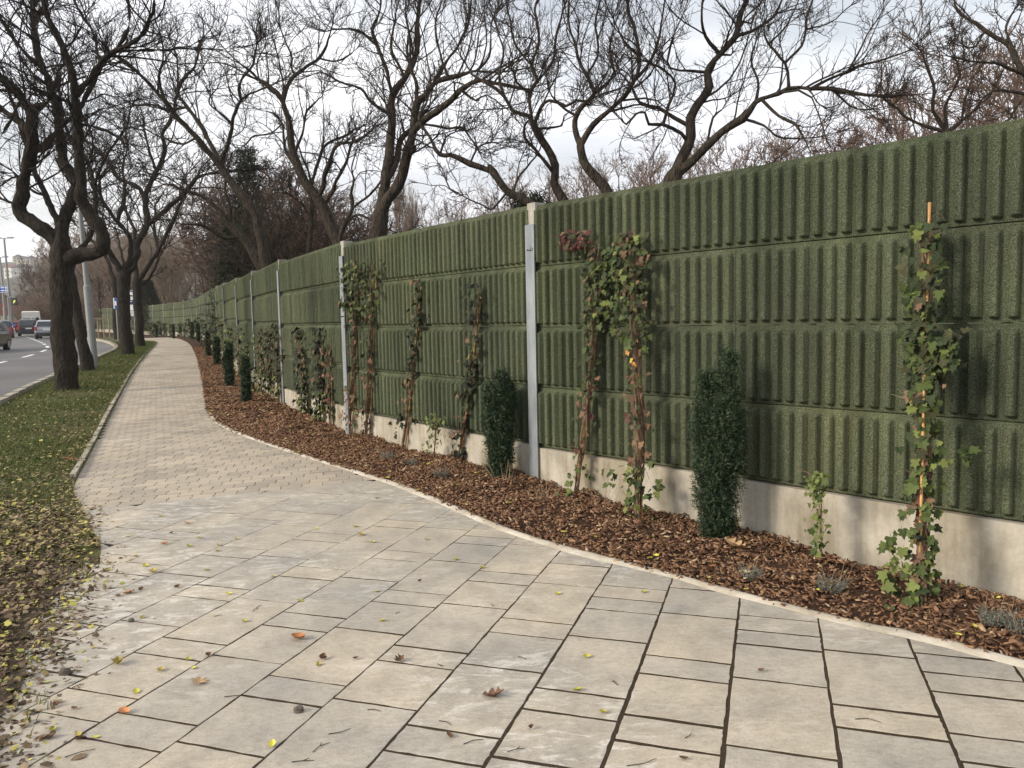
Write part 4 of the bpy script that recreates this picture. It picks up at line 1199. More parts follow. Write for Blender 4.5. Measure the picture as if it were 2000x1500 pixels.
survey_tree('bare_tree', 'bare tree behind the wall with a clean Y fork above a curved trunk', 'tree', 11.2,
    [(1187, 388), (1178, 365), (1165, 344), (1146, 316), (1140, 298), (1137, 280)], [26, 23, 21, 20, 19, 19],
    [([(1136, 282), (1120, 246), (1123, 224), (1140, 202), (1160, 182), (1140, 146), (1125, 110), (1120, 60), (1110, 0)], (13, 5), 0.2),
     ([(1138, 282), (1160, 241), (1190, 216), (1221, 185), (1238, 154), (1249, 129), (1245, 90), (1230, 30), (1235, -30)], (14, 5), -0.15),
     ([(1160, 182), (1185, 165), (1200, 140), (1190, 100), (1200, 50)], (8, 3)),
     ([(1238, 154), (1270, 120), (1290, 70), (1300, 10)], (8, 3)),
     ([(1190, 216), (1225, 210), (1250, 205), (1290, 220)], (6, 3)),
     ([(1123, 224), (1105, 215), (1080, 190), (1070, 160)], (6, 3)),
     ([(1140, 146), (1165, 110), (1160, 50), (1170, -10)], (7, 3)),
     ([(1245, 100), (1215, 80), (1195, 40)], (6, 3))],
    seed=29, sides=14, amp=0.010, dens=1.2, size=1.05, up=0.2, twig=0.0031, spacing=0.17, l3=3, **LOC)
survey_tree('bare_tree', 'largest spreading bare tree behind the wall, one long limb sweeping low to the right', 'tree', 11.0,
    [(1316, 370), (1313, 358), (1318, 345)], [40, 36, 34],
    [([(1312, 352), (1330, 314), (1347, 272), (1347, 238), (1364, 204), (1386, 168), (1384, 140), (1406, 106), (1434, 70), (1445, 34), (1460, -10), (1470, -50)], (28, 7), 0.15),
     ([(1322, 348), (1350, 316), (1375, 291), (1406, 260), (1448, 235), (1473, 204), (1500, 192), (1540, 176), (1580, 173), (1620, 173), (1687, 184), (1740, 185)], (23, 4), -0.15),
     ([(1343, 255), (1316, 232), (1286, 216), (1252, 202), (1232, 165), (1215, 140)], (11, 4), 0.3),
     ([(1338, 285), (1330, 262), (1294, 249), (1266, 246), (1258, 224), (1241, 224), (1221, 241), (1207, 230)], (10, 3), -0.3),
     ([(1288, 247), (1305, 210), (1319, 168), (1300, 140), (1275, 130)], (8, 4), -0.2),
     ([(1535, 178), (1540, 160), (1535, 128), (1500, 88), (1490, 50)], (9, 4), -0.2),
     ([(1536, 130), (1575, 80), (1577, 27), (1590, -20)], (8, 3), 0.2),
     ([(1375, 293), (1381, 274), (1389, 232), (1410, 215)], (6, 3)),
     ([(1384, 140), (1350, 138), (1311, 134), (1310, 100), (1318, 60)], (7, 3)),
     ([(1580, 172), (1615, 155), (1652, 136), (1690, 125), (1727, 115), (1767, 99)], (7, 3), -0.3),
     ([(1490, 200), (1520, 228), (1553, 245), (1572, 275), (1580, 295)], (8, 3), -0.4),
     ([(1406, 106), (1380, 70), (1370, 20), (1375, -30)], (9, 4)),
     ([(1434, 70), (1470, 60), (1510, 30), (1530, -20)], (9, 4)),
     ([(1620, 173), (1660, 205), (1700, 212)], (5, 3)),
     ([(1473, 204), (1480, 160), (1465, 120), (1480, 80)], (8, 3)),
     ([(1448, 235), (1490, 245), (1530, 275), (1600, 268)], (6, 3)),
     ([(1500, 88), (1540, 50), (1560, 0)], (7, 3)),
     ([(1650, 138), (1680, 90), (1700, 50), (1720, 20)], (5, 3)),
     ([(1577, 60), (1620, 45), (1660, 10)], (6, 3))],
    seed=30, sides=18, amp=0.012, dens=1.3, size=1.05, up=0.16, twig=0.0031, spacing=0.17, l3=3, **LOC)
survey_tree('bare_tree', 'bare reddish tree at the far right whose limb arches in from the frame edge', 'tree', 15.0,
    [(2035, 250), (2030, 190), (2010, 150), (1999, 139)], [22, 20, 18, 16],
    [([(1999, 139), (1964, 88), (1911, 45), (1873, 22), (1860, -10)], (13, 4)),
     ([(2012, 152), (1950, 125), (1890, 118), (1850, 105)], (8, 3)),
     ([(1975, 105), (1968, 60), (1985, 10)], (7, 3)), ([(1930, 58), (1905, 90), (1880, 88)], (6, 3)),
     ([(2028, 200), (1990, 180), (1940, 178), (1915, 200)], (8, 3)), ([(2030, 190), (2050, 100), (2040, 20)], (12, 4))],
    seed=31, sides=10, amp=0.010, dens=1.1, size=1.0, twig=0.0048, spacing=0.22, bmat=M_BARK, tmat=M_TWIG)
survey_tree('bare_tree', 'low twiggy brown tree with many rising stems behind the wall at the right', 'tree', 17.0,
    [(1850, 280), (1848, 268), (1846, 255)], [18, 16, 15],
    [([(1848, 262), (1825, 219), (1822, 170), (1800, 110), (1790, 90)], (9, 3)), ([(1850, 262), (1880, 235), (1930, 190), (1960, 140)], (10, 3)),
     ([(1846, 258), (1850, 200), (1870, 150), (1860, 100)], (9, 3)), ([(1846, 262), (1790, 240), (1740, 205), (1720, 190)], (8, 3)), ([(1850, 264), (1900, 252), (1960, 240), (1995, 200)], (9, 3)),
     ([(1880, 235), (1890, 180), (1920, 120)], (7, 3))],
    seed=32, sides=9, amp=0.010, dens=1.3, size=1.0, twig=0.0052, spacing=0.2, bmat=M_BARK, tmat=M_TWIG_BROWN)

def wall_Y(x):
    dx = ray(x, 620)[0]
    best = None
    for k in range(NB):
        a, b = posts[k], posts[k+1]
        den = (b[0]-a[0])-dx*(b[1]-a[1])
        if abs(den) < 1e-9: continue
        t = (dx*a[1]-a[0])/den
        if 0 <= t <= 1:
            y = a[1]+t*(b[1]-a[1])
            if y > 0.5 and (best is None or y < best[0]): best = (y, b-a)
    return best
ORD = ['first', 'second', 'third', 'fourth', 'fifth', 'sixth', 'seventh', 'eighth', 'ninth', 'tenth', 'eleventh', 'twelfth', 'thirteenth', 'fourteenth', 'fifteenth', 'sixteenth', 'seventeenth', 'eighteenth', 'nineteenth', 'twentieth', 'twenty first', 'twenty second', 'twenty third', 'twenty fourth', 'twenty fifth']
# ------------------------------------------------------------------ background trees : built once per kind, then copied
def proto_tree(kind, seed):
    rg = np.random.default_rng(seed)
    limbs, rads = [], []
    if kind == 'bare':
        H = 8.0
        for i in range(7):
            a = i*2*math.pi/7+rg.uniform(-.4, .4); z0 = rg.uniform(1.2, 2.6); out = rg.uniform(1.2, 2.8); top = rg.uniform(5.0, 7.6)
            P = catmull([np.array([0, 0, z0]), np.array([math.cos(a)*out*.35, math.sin(a)*out*.35, z0+(top-z0)*.35+rg.uniform(-.3, .3)]), np.array([math.cos(a+.3)*out*.75, math.sin(a+.3)*out*.75, z0+(top-z0)*.7]), np.array([math.cos(a)*out, math.sin(a)*out, top])], 0.3)
            limbs.append(P); rads.append(np.linspace(0.075, 0.015, len(P)))
        T = catmull([np.array([0, 0, -.2]), np.array([.06, .03, 1.5]), np.array([-.05, .05, 3.0]), np.array([.1, 0, 5.5]), np.array([0, .1, 7.6])], 0.3); Tr = np.linspace(0.17, 0.02, len(T))
        V, F = crown(limbs+[T], rads+[Tr], dens=1.0, size=1.7, up=0.16, twig=0.0095, spacing=0.34, seed=seed, l3=3, l2=6)
    elif kind == 'thicket':
        for i in range(12):
            a = i*2*math.pi/12+rg.uniform(-.3, .3); r0 = rg.uniform(0.1, 0.8); out = rg.uniform(1.0, 2.6); top = rg.uniform(3.5, 6.5)
            P = catmull([np.array([math.cos(a)*r0, math.sin(a)*r0, -.1]), np.array([math.cos(a)*out*.4, math.sin(a)*out*.4, top*.4]), np.array([math.cos(a+.4)*out*.8, math.sin(a+.4)*out*.8, top*.75]), np.array([math.cos(a+.2)*out, math.sin(a+.2)*out, top])], 0.3)
            limbs.append(P); rads.append(np.linspace(0.05, 0.012, len(P)))
        T = limbs[0]; Tr = rads[0]
        V, F = crown(limbs, rads, dens=1.2, size=1.35, up=0.06, twig=0.0095, spacing=0.26, seed=seed, l3=3, tstart=0.05, l2=6)
    elif kind == 'shrub':
        for i in range(22):
            a = rg.uniform(0, 2*math.pi); r0 = rg.uniform(0, 0.5); out = rg.uniform(0.5, 2.6); top = rg.uniform(3.5, 6.0)
            P = catmull([np.array([math.cos(a)*r0, math.sin(a)*r0, -.1]), np.array([math.cos(a)*out*.35, math.sin(a)*out*.35, top*.5]), np.array([math.cos(a)*out, math.sin(a)*out, top])], 0.3)
            limbs.append(P); rads.append(np.linspace(0.045, 0.014, len(P)))
        T = limbs[0]; Tr = rads[0]
        V, F = crown(limbs, rads, dens=0.7, size=1.2, up=0.35, twig=0.012, spacing=0.35, seed=seed, l3=2, tstart=0.2, l2=5)
    else:   # poplar
        T = catmull([np.array([0, 0, -.2]), np.array([.1, 0, 6]), np.array([0, .1, 12]), np.array([0, 0, 18])], 0.5); Tr = np.linspace(0.24, 0.03, len(T))
        for i in range(40):
            a = rg.uniform(0, 2*math.pi); z0 = rg.uniform(1.5, 15); out = rg.uniform(0.7, 1.4)*(1-z0/24); dz = rg.uniform(2, 3.5)
            P = catmull([np.array([0, 0, z0]), np.array([math.cos(a)*out, math.sin(a)*out, z0+dz*.4]), np.array([math.cos(a)*out*1.15, math.sin(a)*out*1.15, z0+dz])], 0.4)
            limbs.append(P); rads.append(np.linspace(0.04, 0.012, len(P)))
        V, F = crown(limbs, rads, dens=0.9, size=1.2, up=0.9, twig=0.013, spacing=0.30, seed=seed, l3=2, l2=5)
    tv, tf = [], []; off = 0
    for P, r in [(T, Tr)]+list(zip(limbs, rads)):
        v, f = tube_np(P, r, 6); tv.append(v); tf.append(f+off); off += len(v)
    return np_mesh('trunk', np.vstack(tv), np.vstack(tf), True), np_mesh('crown', V, F, True)
PROTO = {}
for kd, sd in (('bare', 3), ('bare', 4), ('bare', 5), ('thicket', 6), ('thicket', 7), ('shrub', 8), ('poplar', 9)):
    PROTO.setdefault(kd, []).append(proto_tree(kd, sd))
def bg_tree(kind, x, Y, top_y, name, label, cat, group, tmat, bmat, k=None, sx=1.0, front=False):
    wy = wall_Y(x)
    if wy is not None and not front:
        need = {'bare': 2.6, 'thicket': 3.0, 'shrub': 2.6, 'poplar': 2.0}[kind]*sx
        for _ in range(40):
            q = at(x, 640, Y)[:2]
            if Y > wy[0]+1 and nearest(posts, q)[1] > need*(at(x, top_y, Y)[2]-R(Y))/7.0: break
            Y += 1.5
    p = at(x, 640, Y); rt = random.Random(int(x*7+Y*13))
    H = {'bare': 8.2, 'thicket': 6.6, 'shrub': 6.4, 'poplar': 18.6}[kind]
    gz = float(R(Y)); top = at(x, top_y, Y)[2]
    s_ = (top-gz)/H
    e = empty(name, (p[0], p[1], gz), label, cat, group, rt.uniform(0, 6.28)); e.scale = (s_*sx, s_*sx, s_)
    tr, cr = PROTO[kind][k if k is not None else rt.randrange(len(PROTO[kind]))]
    for nm, me, m_ in (('trunk', tr, bmat), ('crown', cr, tmat)):
        o = bpy.data.objects.new(nm, me); COL.objects.link(o); o.parent = e
        if len(me.materials) == 0: me.materials.append(m_)
        o.material_slots[0].link = 'OBJECT'; o.material_slots[0].material = m_
        if nm == 'crown': o['kind'] = 'stuff'
    return e
gB = 'bare brown trees in the background behind the barrier'
for i_, (x, Y, ty) in enumerate(sorted(((1015, 26, 372), (1075, 30, 345), (1130, 24, 352), (1215, 27, 322), (1275, 24, 318), (1385, 26, 300), (1450, 23, 292), (1520, 26, 285), (1590, 30, 272), (1660, 25, 262), (1705, 30, 235),
                 (1760, 30, 190), (1880, 32, 150), (1965, 34, 110), (2060, 30, 60), (905, 42, 398), (960, 46, 390), (860, 60, 412), (1040, 55, 398), (1350, 40, 300), (1160, 45, 350), (2150, 26, 80)))):
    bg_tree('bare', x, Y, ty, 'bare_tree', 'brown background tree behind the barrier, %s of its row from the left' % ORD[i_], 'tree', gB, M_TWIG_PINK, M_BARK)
gD = 'dark thicket bushes behind the barrier'
for i_, (x, Y, ty, dm) in enumerate(sorted(((474, 34, 395, M_TWIG_BROWN), (500, 30, 360, M_TWIG_BROWN), (540, 27, 362, M_TWIG_DARK), (575, 30, 368, M_TWIG_BROWN), (612, 28, 392, M_TWIG_DARK), (650, 30, 398, M_TWIG_BROWN), (700, 28, 415, M_TWIG_BROWN), (488, 40, 355, M_TWIG_BROWN), (530, 25, 445, M_TWIG_DARK), (496, 27, 455, M_TWIG_DARK), (560, 24, 440, M_TWIG_DARK)), key=lambda k: k[:2])):
    bg_tree('thicket', x, Y, ty, 'bush', 'tangled bush in the dark thicket over the barrier, %s from the left' % ORD[i_], 'bush', gD, dm, M_BARK, sx=1.15)
gL = 'brown trees beyond the bend of the road'
for i_, (x, Y, ty) in enumerate(sorted(((84, 124, 528), (104, 116, 500), (122, 104, 478), (146, 110, 462), (170, 98, 455), (196, 104, 462), (218, 96, 448), (246, 102, 462), (270, 98, 470), (300, 95, 490), (350, 104, 515), (385, 100, 505), (418, 96, 490), (150, 130, 500)))):
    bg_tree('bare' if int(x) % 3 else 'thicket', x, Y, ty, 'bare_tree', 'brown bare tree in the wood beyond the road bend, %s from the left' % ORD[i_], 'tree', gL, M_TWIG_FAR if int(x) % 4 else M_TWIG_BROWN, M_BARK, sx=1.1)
for i_, (x, Y, ty) in enumerate(sorted(((70, 100, 585), (95, 98, 575), (120, 94, 560), (150, 92, 575), (180, 90, 580), (210, 88, 585), (50, 115, 600), (85, 110, 605), (110, 100, 600)))):
    bg_tree('thicket', x, Y, ty, 'bush', 'low brown bush at the far side of the road bend, %s from the left' % ORD[i_], 'bush', 'low bushes at the road bend', M_TWIG_FAR, M_BARK, sx=1.8, front=True)
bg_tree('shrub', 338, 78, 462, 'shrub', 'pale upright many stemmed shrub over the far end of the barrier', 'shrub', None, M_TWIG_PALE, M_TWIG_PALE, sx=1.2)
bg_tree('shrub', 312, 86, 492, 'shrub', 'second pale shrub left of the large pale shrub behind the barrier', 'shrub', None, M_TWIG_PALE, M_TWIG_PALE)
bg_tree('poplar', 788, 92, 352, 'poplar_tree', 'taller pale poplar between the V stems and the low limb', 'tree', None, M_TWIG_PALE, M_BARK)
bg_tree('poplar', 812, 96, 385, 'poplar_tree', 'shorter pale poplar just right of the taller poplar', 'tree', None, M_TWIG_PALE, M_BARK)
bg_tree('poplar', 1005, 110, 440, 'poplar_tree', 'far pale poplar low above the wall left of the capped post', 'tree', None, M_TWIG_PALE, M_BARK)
# sprays of needles
def sprays(C, D, L, nn, nl, nw, spread=0.9, rg=rng):
    n = len(C); D = norm(D); t = np.linspace(0.1, 1.0, nn)
    p = norm(np.cross(D, rg.normal(0, 1, D.shape))); q = np.cross(D, p)
    Vs = []
    for k in range(nn):
        a = rg.uniform(0, 2*np.pi, n)
        o = C+D*(L*t[k])[:, None]; side = p*np.cos(a)[:, None]+q*np.sin(a)[:, None]
        tip = norm(D*(1-spread*0.5)+side*spread)*(nl*rg.uniform(.7, 1.25, n))[:, None]
        w = norm(np.cross(tip, rg.normal(0, 1, tip.shape)))*nw
        Vs.append(np.stack([o-w, o+w, o+tip+w*0.3, o+tip-w*0.3], 1))
    V = np.stack(Vs, 1).reshape(-1, 3); F = np.arange(len(V)).reshape(-1, 4)
    return V, F
def conifer(x, Y, top_y, width, label, mat, n=5200):
    p = at(x, 640, Y); gz = float(R(Y)); H = at(x, top_y, Y)[2]-gz
    e = empty('conifer', (p[0], p[1], gz), label, 'tree'); rg = np.random.default_rng(int(x))
    t = rg.random(n)**0.75; z = H*(0.08+0.92*t); r = width*(1-t)**0.8*np.sqrt(rg.random(n))*(0.75+0.5*rg.random(n))+0.05; a = rg.uniform(0, 2*np.pi, n)
    C = np.stack([np.cos(a)*r, np.sin(a)*r, z-0.25*r], -1); D = np.stack([np.cos(a), np.sin(a), np.full(n, 0.1)+rg.normal(0, .3, n)], -1)
    V, F = sprays(C, D, rg.uniform(.2, .45, n), 7, 0.13, 0.016, rg=rg)
    link('foliage', np_mesh('foliage', V, F), mat, e, kind='stuff')
    mb = MB(); mb.tube([(0, 0, -.2), (0, 0, H*.5), (0, 0, H*.98)], [0.16, 0.09, 0.01], 8); mb.build('trunk', M_BARK, e)
conifer(495, 33, 292, 1.1, 'dark conifer with a thin tip standing in the thicket over the barrier', M_CONIFER, 1500)
conifer(470, 30, 440, 1.1, 'low dark evergreen left of the leaning trunks over the barrier', M_CONIFER, 1700)
conifer(292, 70, 548, 1.6, 'small dark evergreen above the far end of the barrier', M_CONIFER, 2500)
conifer(1040, 16, 388, 0.4, 'small evergreen tip poking over the wall left of the capped post', M_CONIFER, 700)

# ------------------------------------------------------------------ hill with houses, far left
def m_hill():
    m = Mat('wooded_hill', 0.95, 0.1); w = m.coord(world=True)
    a = m.noise(w, 0.035, 8, 0.7); b = m.noise(w, 0.006, 4)
    c = m.mix(m.ramp(b, [(0.4, (0,)*3), (0.6, (1,)*3)]), m.ramp(a, [(0.35, (0.06, 0.055, 0.045)), (0.65, (0.15, 0.125, 0.10))]), m.ramp(a, [(0.35, (0.07, 0.075, 0.05)), (0.65, (0.17, 0.16, 0.12))]))
    m.color(c); return m.m
M_HILL = m_hill()
hx = np.linspace(-1500, 300, 61); hy = np.linspace(330, 1500, 40)
HX, HY = np.meshgrid(hx, hy)
def hill_z(X, Y):
    ridge = np.interp(X/np.maximum(Y, 1), [-1.4, -0.70, -0.62, -0.55, -0.45, -0.3, -0.1, 0.2], [60, 66, 74, 84, 95, 80, 50, 20])
    return 1.3+ridge*np.clip((Y-330)/520, 0, 1)**0.9+(vnoise(np.stack([X*.012, Y*.012, X*0], -1))-.5)*14*np.clip((Y-330)/300, 0, 1)-0.5
HZ = hill_z(HX, HY)
n, m_ = HX.shape; jj = np.arange(n-1)[:, None]*m_; ii = np.arange(m_-1)[None, :]
F = np.stack([jj+ii, jj+ii+1, jj+m_+ii+1, jj+m_+ii], -1).reshape(-1, 4)
hill = link('hill', np_mesh('hill', np.stack([HX, HY, HZ], -1), F, True), M_HILL, kind='structure')
M_WALLW = [plain('render_white', (0.62, 0.60, 0.56)), plain('render_cream', (0.55, 0.48, 0.36)), plain('render_grey', (0.40, 0.39, 0.38))]
M_ROOF = [plain('roof_red', (0.26, 0.09, 0.06)), plain('roof_brown', (0.16, 0.10, 0.08)), plain('roof_grey', (0.18, 0.18, 0.19))]
M_GLASS = Mat('dark_glass', 0.08, 0.6).color((0.02, 0.024, 0.028)).m
def house(x, Y, zg, w, d, h, rz, label, mi, ri, group=None):
    e = empty('house', (x, Y, zg), label, 'house', group, rz)
    mb = MB(); mb.box((0, 0, h/2-1.5), (w, d, h+3)); mb.build('wall', M_WALLW[mi], e)
    mb = MB(); rh = w*0.28
    v = [(-w/2-.3, -d/2-.3, h+.05), (w/2+.3, -d/2-.3, h+.05), (w/2+.3, d/2+.3, h+.05), (-w/2-.3, d/2+.3, h+.05), (0, -d/2-.3, h+rh), (0, d/2+.3, h+rh)]
    mb.add(v, [[3, 2, 1, 0], [0, 1, 4], [2, 3, 5], [1, 2, 5, 4], [3, 0, 4, 5]]); mb.build('roof', M_ROOF[ri], e)
    fl = max(1, int(h/2.8))
    for f_ in range(fl):
        for i in range(3):
            mb = MB(); mb.box((-w*.3+i*w*.3, -d/2-.02, 1.5+f_*2.8), (1.1, .06, 1.3)); mb.build('window', M_GLASS, e)
hr = random.Random(5)
for i in range(25):
    px = -30+i*5.6+hr.uniform(-2, 2); Y = hr.uniform(560, 1150); x = (px-1000)/1540*Y
    z = float(hill_z(np.array(x), np.array(Y)))
    house(x, Y, z, hr.uniform(8, 13), hr.uniform(8, 11), hr.uniform(4, 7), hr.uniform(-.5, .9), 'pale house on the distant hillside, %s from the left' % ORD[i], hr.randrange(3), hr.randrange(3), 'houses on the distant hillside')
for px, Y, w, h, lab, mi, ri in ((31, 170, 11, 3.4, 'low house with a red roof behind the electronic sign', 1, 0), (8, 190, 14, 5.5, 'pale house behind the lamp posts at the left edge', 0, 1), (48, 210, 12, 6, 'cream house partly hidden by trees right of the electronic sign', 1, 2)):
    house((px-1000)/1540*Y, Y, 1.3, w, 9, h, .5, lab, mi, ri)

# ------------------------------------------------------------------ vehicles
def paint(name, c): 
    m = Mat(name, 0.28, 0.5); m.color(c); m.b.inputs['Coat Weight'].default_value = 0.2; m.b.inputs['Coat Roughness'].default_value = 0.08; return m.m
M_BLACKP, M_WHITEP, M_SILVERP, M_REDP, M_CREAMP = paint('paint_black', (0.018, 0.019, 0.022)), paint('paint_white', (0.66, 0.66, 0.65)), paint('paint_silver', (0.30, 0.32, 0.35)), paint('paint_red', (0.42, 0.03, 0.025)), paint('paint_cream', (0.62, 0.60, 0.54))
M_TYRE = plain('tyre_rubber', (0.02, 0.02, 0.02), 0.8)
M_RIM = plain('alloy', (0.35, 0.36, 0.37), 0.4, 0.5, 0.6)
M_TAIL = Mat('tail_lamp', 0.25, 0.5).color((0.45, 0.025, 0.03)).m
M_HEAD = Mat('head_lamp', 0.15, 0.6).color((0.6, 0.62, 0.64)).m
M_PLASTIC = plain('black_plastic', (0.025, 0.025, 0.027), 0.6)
M_PLATE = plain('number_plate', (0.72, 0.72, 0.70), 0.5)
def vehicle(name, label, cat, x, Y, heading, mat, L=4.1, W=1.74, H=1.48, kind='hatch', group=None, lower=None):
    """local +y is forward; origin on the road under the middle"""
    e = empty(name, (x, Y, float(R(Y))+0.004), label, cat, group, heading)
    h = L/2
    if kind == 'van':
        st = [(-h, .42, 1.05, 1.05), (-h+.12, .30, 1.10, 1.10), (-h+1, .24, 1.10, 1.10), (h-1.3, .24, 1.10, 1.10), (h-.35, .26, 1.02, 1.0), (h, .36, .72, .70)]
        roof = [(-h+.05, 1.10, H-.1, .86), (-h+.25, 1.10, H, .86), (h-2.0, 1.10, H, .86), (h-1.5, 1.1, H-.1, .84), (h-.5, 1.0, 1.05, .80)]
    else:
        st = [(-h, .45, .80, .78), (-h+.10, .30, .93, .92), (-h+.7, .22, .95, .95), (0, .20, .94, .94), (h-1.25, .20, .92, .92), (h-.30, .24, .76, .72), (h, .34, .60, .55)]
        roof = [(-h+.08, .92, .95, .90), (-h+.42, .93, H-.10, .80), (-h+.75, .94, H-.01, .78), (-.1, .94, H, .77), (h-1.85, .93, H-.10, .78), (h-1.05, .92, .93, .86)]
    ys = np.array([s_[0] for s_ in st])
    hw = [W/2*(.90 if i in (0, len(st)-1) else (.97 if i in (1, len(st)-2) else 1.0)) for i in range(len(st))]
    V = []; F = []; K = 8
    for (y, zs, zb, zc), w in zip(st, hw):
        ring = [(-w*.9, zs), (-w, zs+.18), (-w, zb-.12), (-w*.93, zb), (w*.93, zb), (w, zb-.12), (w, zs+.18), (w*.9, zs)]
        V += [(a, y, b) for a, b in ring]
    for i in range(len(st)-1):
        for k in range(K): F.append([i*K+k, i*K+(k+1) % K, (i+1)*K+(k+1) % K, (i+1)*K+k])
    F.append(list(range(K))); F.append([(len(st)-1)*K+k for k in range(K)][::-1])
    mb = MB(); mb.add(V, F); b = mb.build('body', mat, e); b.modifiers.new('bevel', 'BEVEL').width = 0.03
    # cabin
    V = []; F = []
    for (y, z0, z1, rw) in roof:
        w0 = W/2*.92; w1 = W/2*rw
        V += [(-w0, y, z0-.02), (-w1, y, max(z1-.05, z0)), (-w1*.86, y, max(z1, z0+.005)), (w1*.86, y, max(z1, z0+.005)), (w1, y, max(z1-.05, z0)), (w0, y, z0-.02)]
    for i in range(len(roof)-1):
        for k in range(5): F.append([i*6+k, i*6+k+1, (i+1)*6+k+1, (i+1)*6+k])
    F.append(list(range(6))[::-1]); F.append([(len(roof)-1)*6+k for k in range(6)])
    mb = MB(); mb.add(V, F); mb.build('cabin', mat, e)
    def pane(nm, pts, m_=M_GLASS):
        mb = MB(); n = len(pts); c = np.mean(np.array(pts), axis=0); o = c-np.array([0, 0, 0.8]); o /= np.linalg.norm(o)
        mb.add([tuple(np.array(p)+o*0.03) for p in pts]+[tuple(np.array(p)-o*0.02) for p in pts], [list(range(n)), list(range(n, 2*n))[::-1]]+[[i, (i+1) % n, n+(i+1) % n, n+i] for i in range(n)])
        return mb.build(nm, m_, e)
    r0, r1 = roof[0], roof[1]
    w0 = W/2*.80; w1 = W/2*r1[3]*.88
    if kind == 'van':
        for sx in (-1, 1): pane('rear_window', [(sx*.08, -h+.03, 1.12), (sx*w0, -h+.03, 1.12), (sx*w1, -h+.12, H-.35), (sx*.08, -h+.12, H-.35)])
    else:
        pane('rear_window', [(-w0, r0[0]+.03, r0[2]+.03), (w0, r0[0]+.03, r0[2]+.03), (w1, r1[0]-.03, r1[2]-.03), (-w1, r1[0]-.03, r1[2]-.03)])
    a, b_ = roof[-2], roof[-1]
    pane('windscreen', [(-W/2*.8, b_[0]-.06, b_[2]+.03), (W/2*.8, b_[0]-.06, b_[2]+.03), (W/2*.68, a[0]+.05, a[2]-.03), (-W/2*.68, a[0]+.05, a[2]-.03)])
    for sx in (-1, 1):
        for (ya, yb) in (((-h+.65, -.15), (-.05, h-1.55)) if kind != 'van' else ((h-2.4, h-1.2),)):
            mb = MB(); zt = H-.14; zb = roof[2][1]+.06; x0 = W/2*.935; x1 = W/2*.82
            mb.add([(sx*x0, ya, zb), (sx*x0, yb, zb), (sx*x1, yb-.25*(yb > .2), zt), (sx*x1, ya+.18*(ya < -1), zt), (sx*(x0-.05), ya, zb), (sx*(x0-.05), yb, zb), (sx*(x1-.05), yb-.25*(yb > .2), zt), (sx*(x1-.05), ya+.18*(ya < -1), zt)],
                   [[0, 1, 2, 3], [7, 6, 5, 4], [0, 4, 5, 1], [1, 5, 6, 2], [2, 6, 7, 3], [3, 7, 4, 0]]); mb.build('side_window', M_GLASS, e)
        mb = MB(); mb.box((sx*(W/2*.86), -h+.04, .82 if kind != 'van' else 1.0), (.17, .16, .30)); t = mb.build('tail_light', M_TAIL, e); t.modifiers.new('bevel', 'BEVEL').width = .03
        mb = MB(); mb.box((sx*(W/2*.72), h-.10, .62), (.34, .22, .15)); t = mb.build('headlight', M_HEAD, e); t.modifiers.new('bevel', 'BEVEL').width = .03
        mb = MB(); mb.box((sx*(W/2+.10), h-1.55, .98 if kind != 'van' else 1.3), (.20, .12, .14)); t = mb.build('mirror', mat, e); t.modifiers.new('bevel', 'BEVEL').width = .03
        for yy in (-h+.75, h-.80):
            mb = MB(); n = 18; wv = []; 
            for xx, rr_ in ((sx*(W/2-.20), .30), (sx*(W/2-.02), .30), (sx*(W/2+.005), .27)):
                wv += [(xx, yy+rr_*math.cos(2*math.pi*i/n), .31+rr_*math.sin(2*math.pi*i/n)) for i in range(n)]
            f = [[j*n+i, j*n+(i+1) % n, (j+1)*n+(i+1) % n, (j+1)*n+i] for j in range(2) for i in range(n)]+[list(range(n)), list(range(2*n, 3*n))]
            mb.add(wv, f); wh = mb.build('wheel', M_TYRE, e)
            mb = MB(); xx = sx*(W/2+.012)
            mb.add([(xx, yy+.18*math.cos(2*math.pi*i/12), .31+.18*math.sin(2*math.pi*i/12)) for i in range(12)]+[(xx-sx*.05, yy+.18*math.cos(2*math.pi*i/12), .31+.18*math.sin(2*math.pi*i/12)) for i in range(12)], [list(range(12)), list(range(12, 24))]+[[i, (i+1) % 12, 12+(i+1) % 12, 12+i] for i in range(12)])
            mb.build('rim', M_RIM, wh)
    mb = MB(); mb.box((0, -h+.02, .40), (W*.90, .16, .24)); t = mb.build('bumper', lower or mat, e); t.modifiers.new('bevel', 'BEVEL').width = .04
    mb = MB(); mb.box((0, -h-.012, .74 if kind != 'van' else .62), (.52, .03, .11)); mb.build('number_plate', M_PLATE, e)
    mb = MB(); mb.box((0, h-.02, .36), (W*.88, .16, .22)); t = mb.build('bumper', lower or mat, e); t.modifiers.new('bevel', 'BEVEL').width = .04
    mb = MB(); mb.box((0, h-.0, .52), (W*.5, .08, .10)); mb.build('grille', M_PLASTIC, e)
    return e
def vx(px, Y): return (px-1000)/1540*Y*1.0
def vplace(px, Y): q = at(px, 640, Y); return q[0], Y
HD = math.atan2(0.50, 0.87)          # heading of the far lanes (rotation from +y towards -x)
x_, y_ = vplace(96, 64); vehicle('parked_car', 'silver grey hatchback driving away behind the thick trunk', 'car', x_, y_, HD*0.85, M_SILVERP, H=1.50, lower=M_BLACKP); bpy.data.objects['parked_car'].name = 'hatchback_car'
x_, y_ = vplace(57, 76); vehicle('hatchback_car', 'black hatchback with a white roof edge driving away in front of the white van', 'car', x_, y_, HD, M_BLACKP, W=1.8, H=1.62)
x_, y_ = vplace(63, 90); vehicle('delivery_van', 'white van driving away beyond the black hatchback', 'van', x_, y_, HD, M_CREAMP, L=5.2, W=1.98, H=2.45, kind='van')
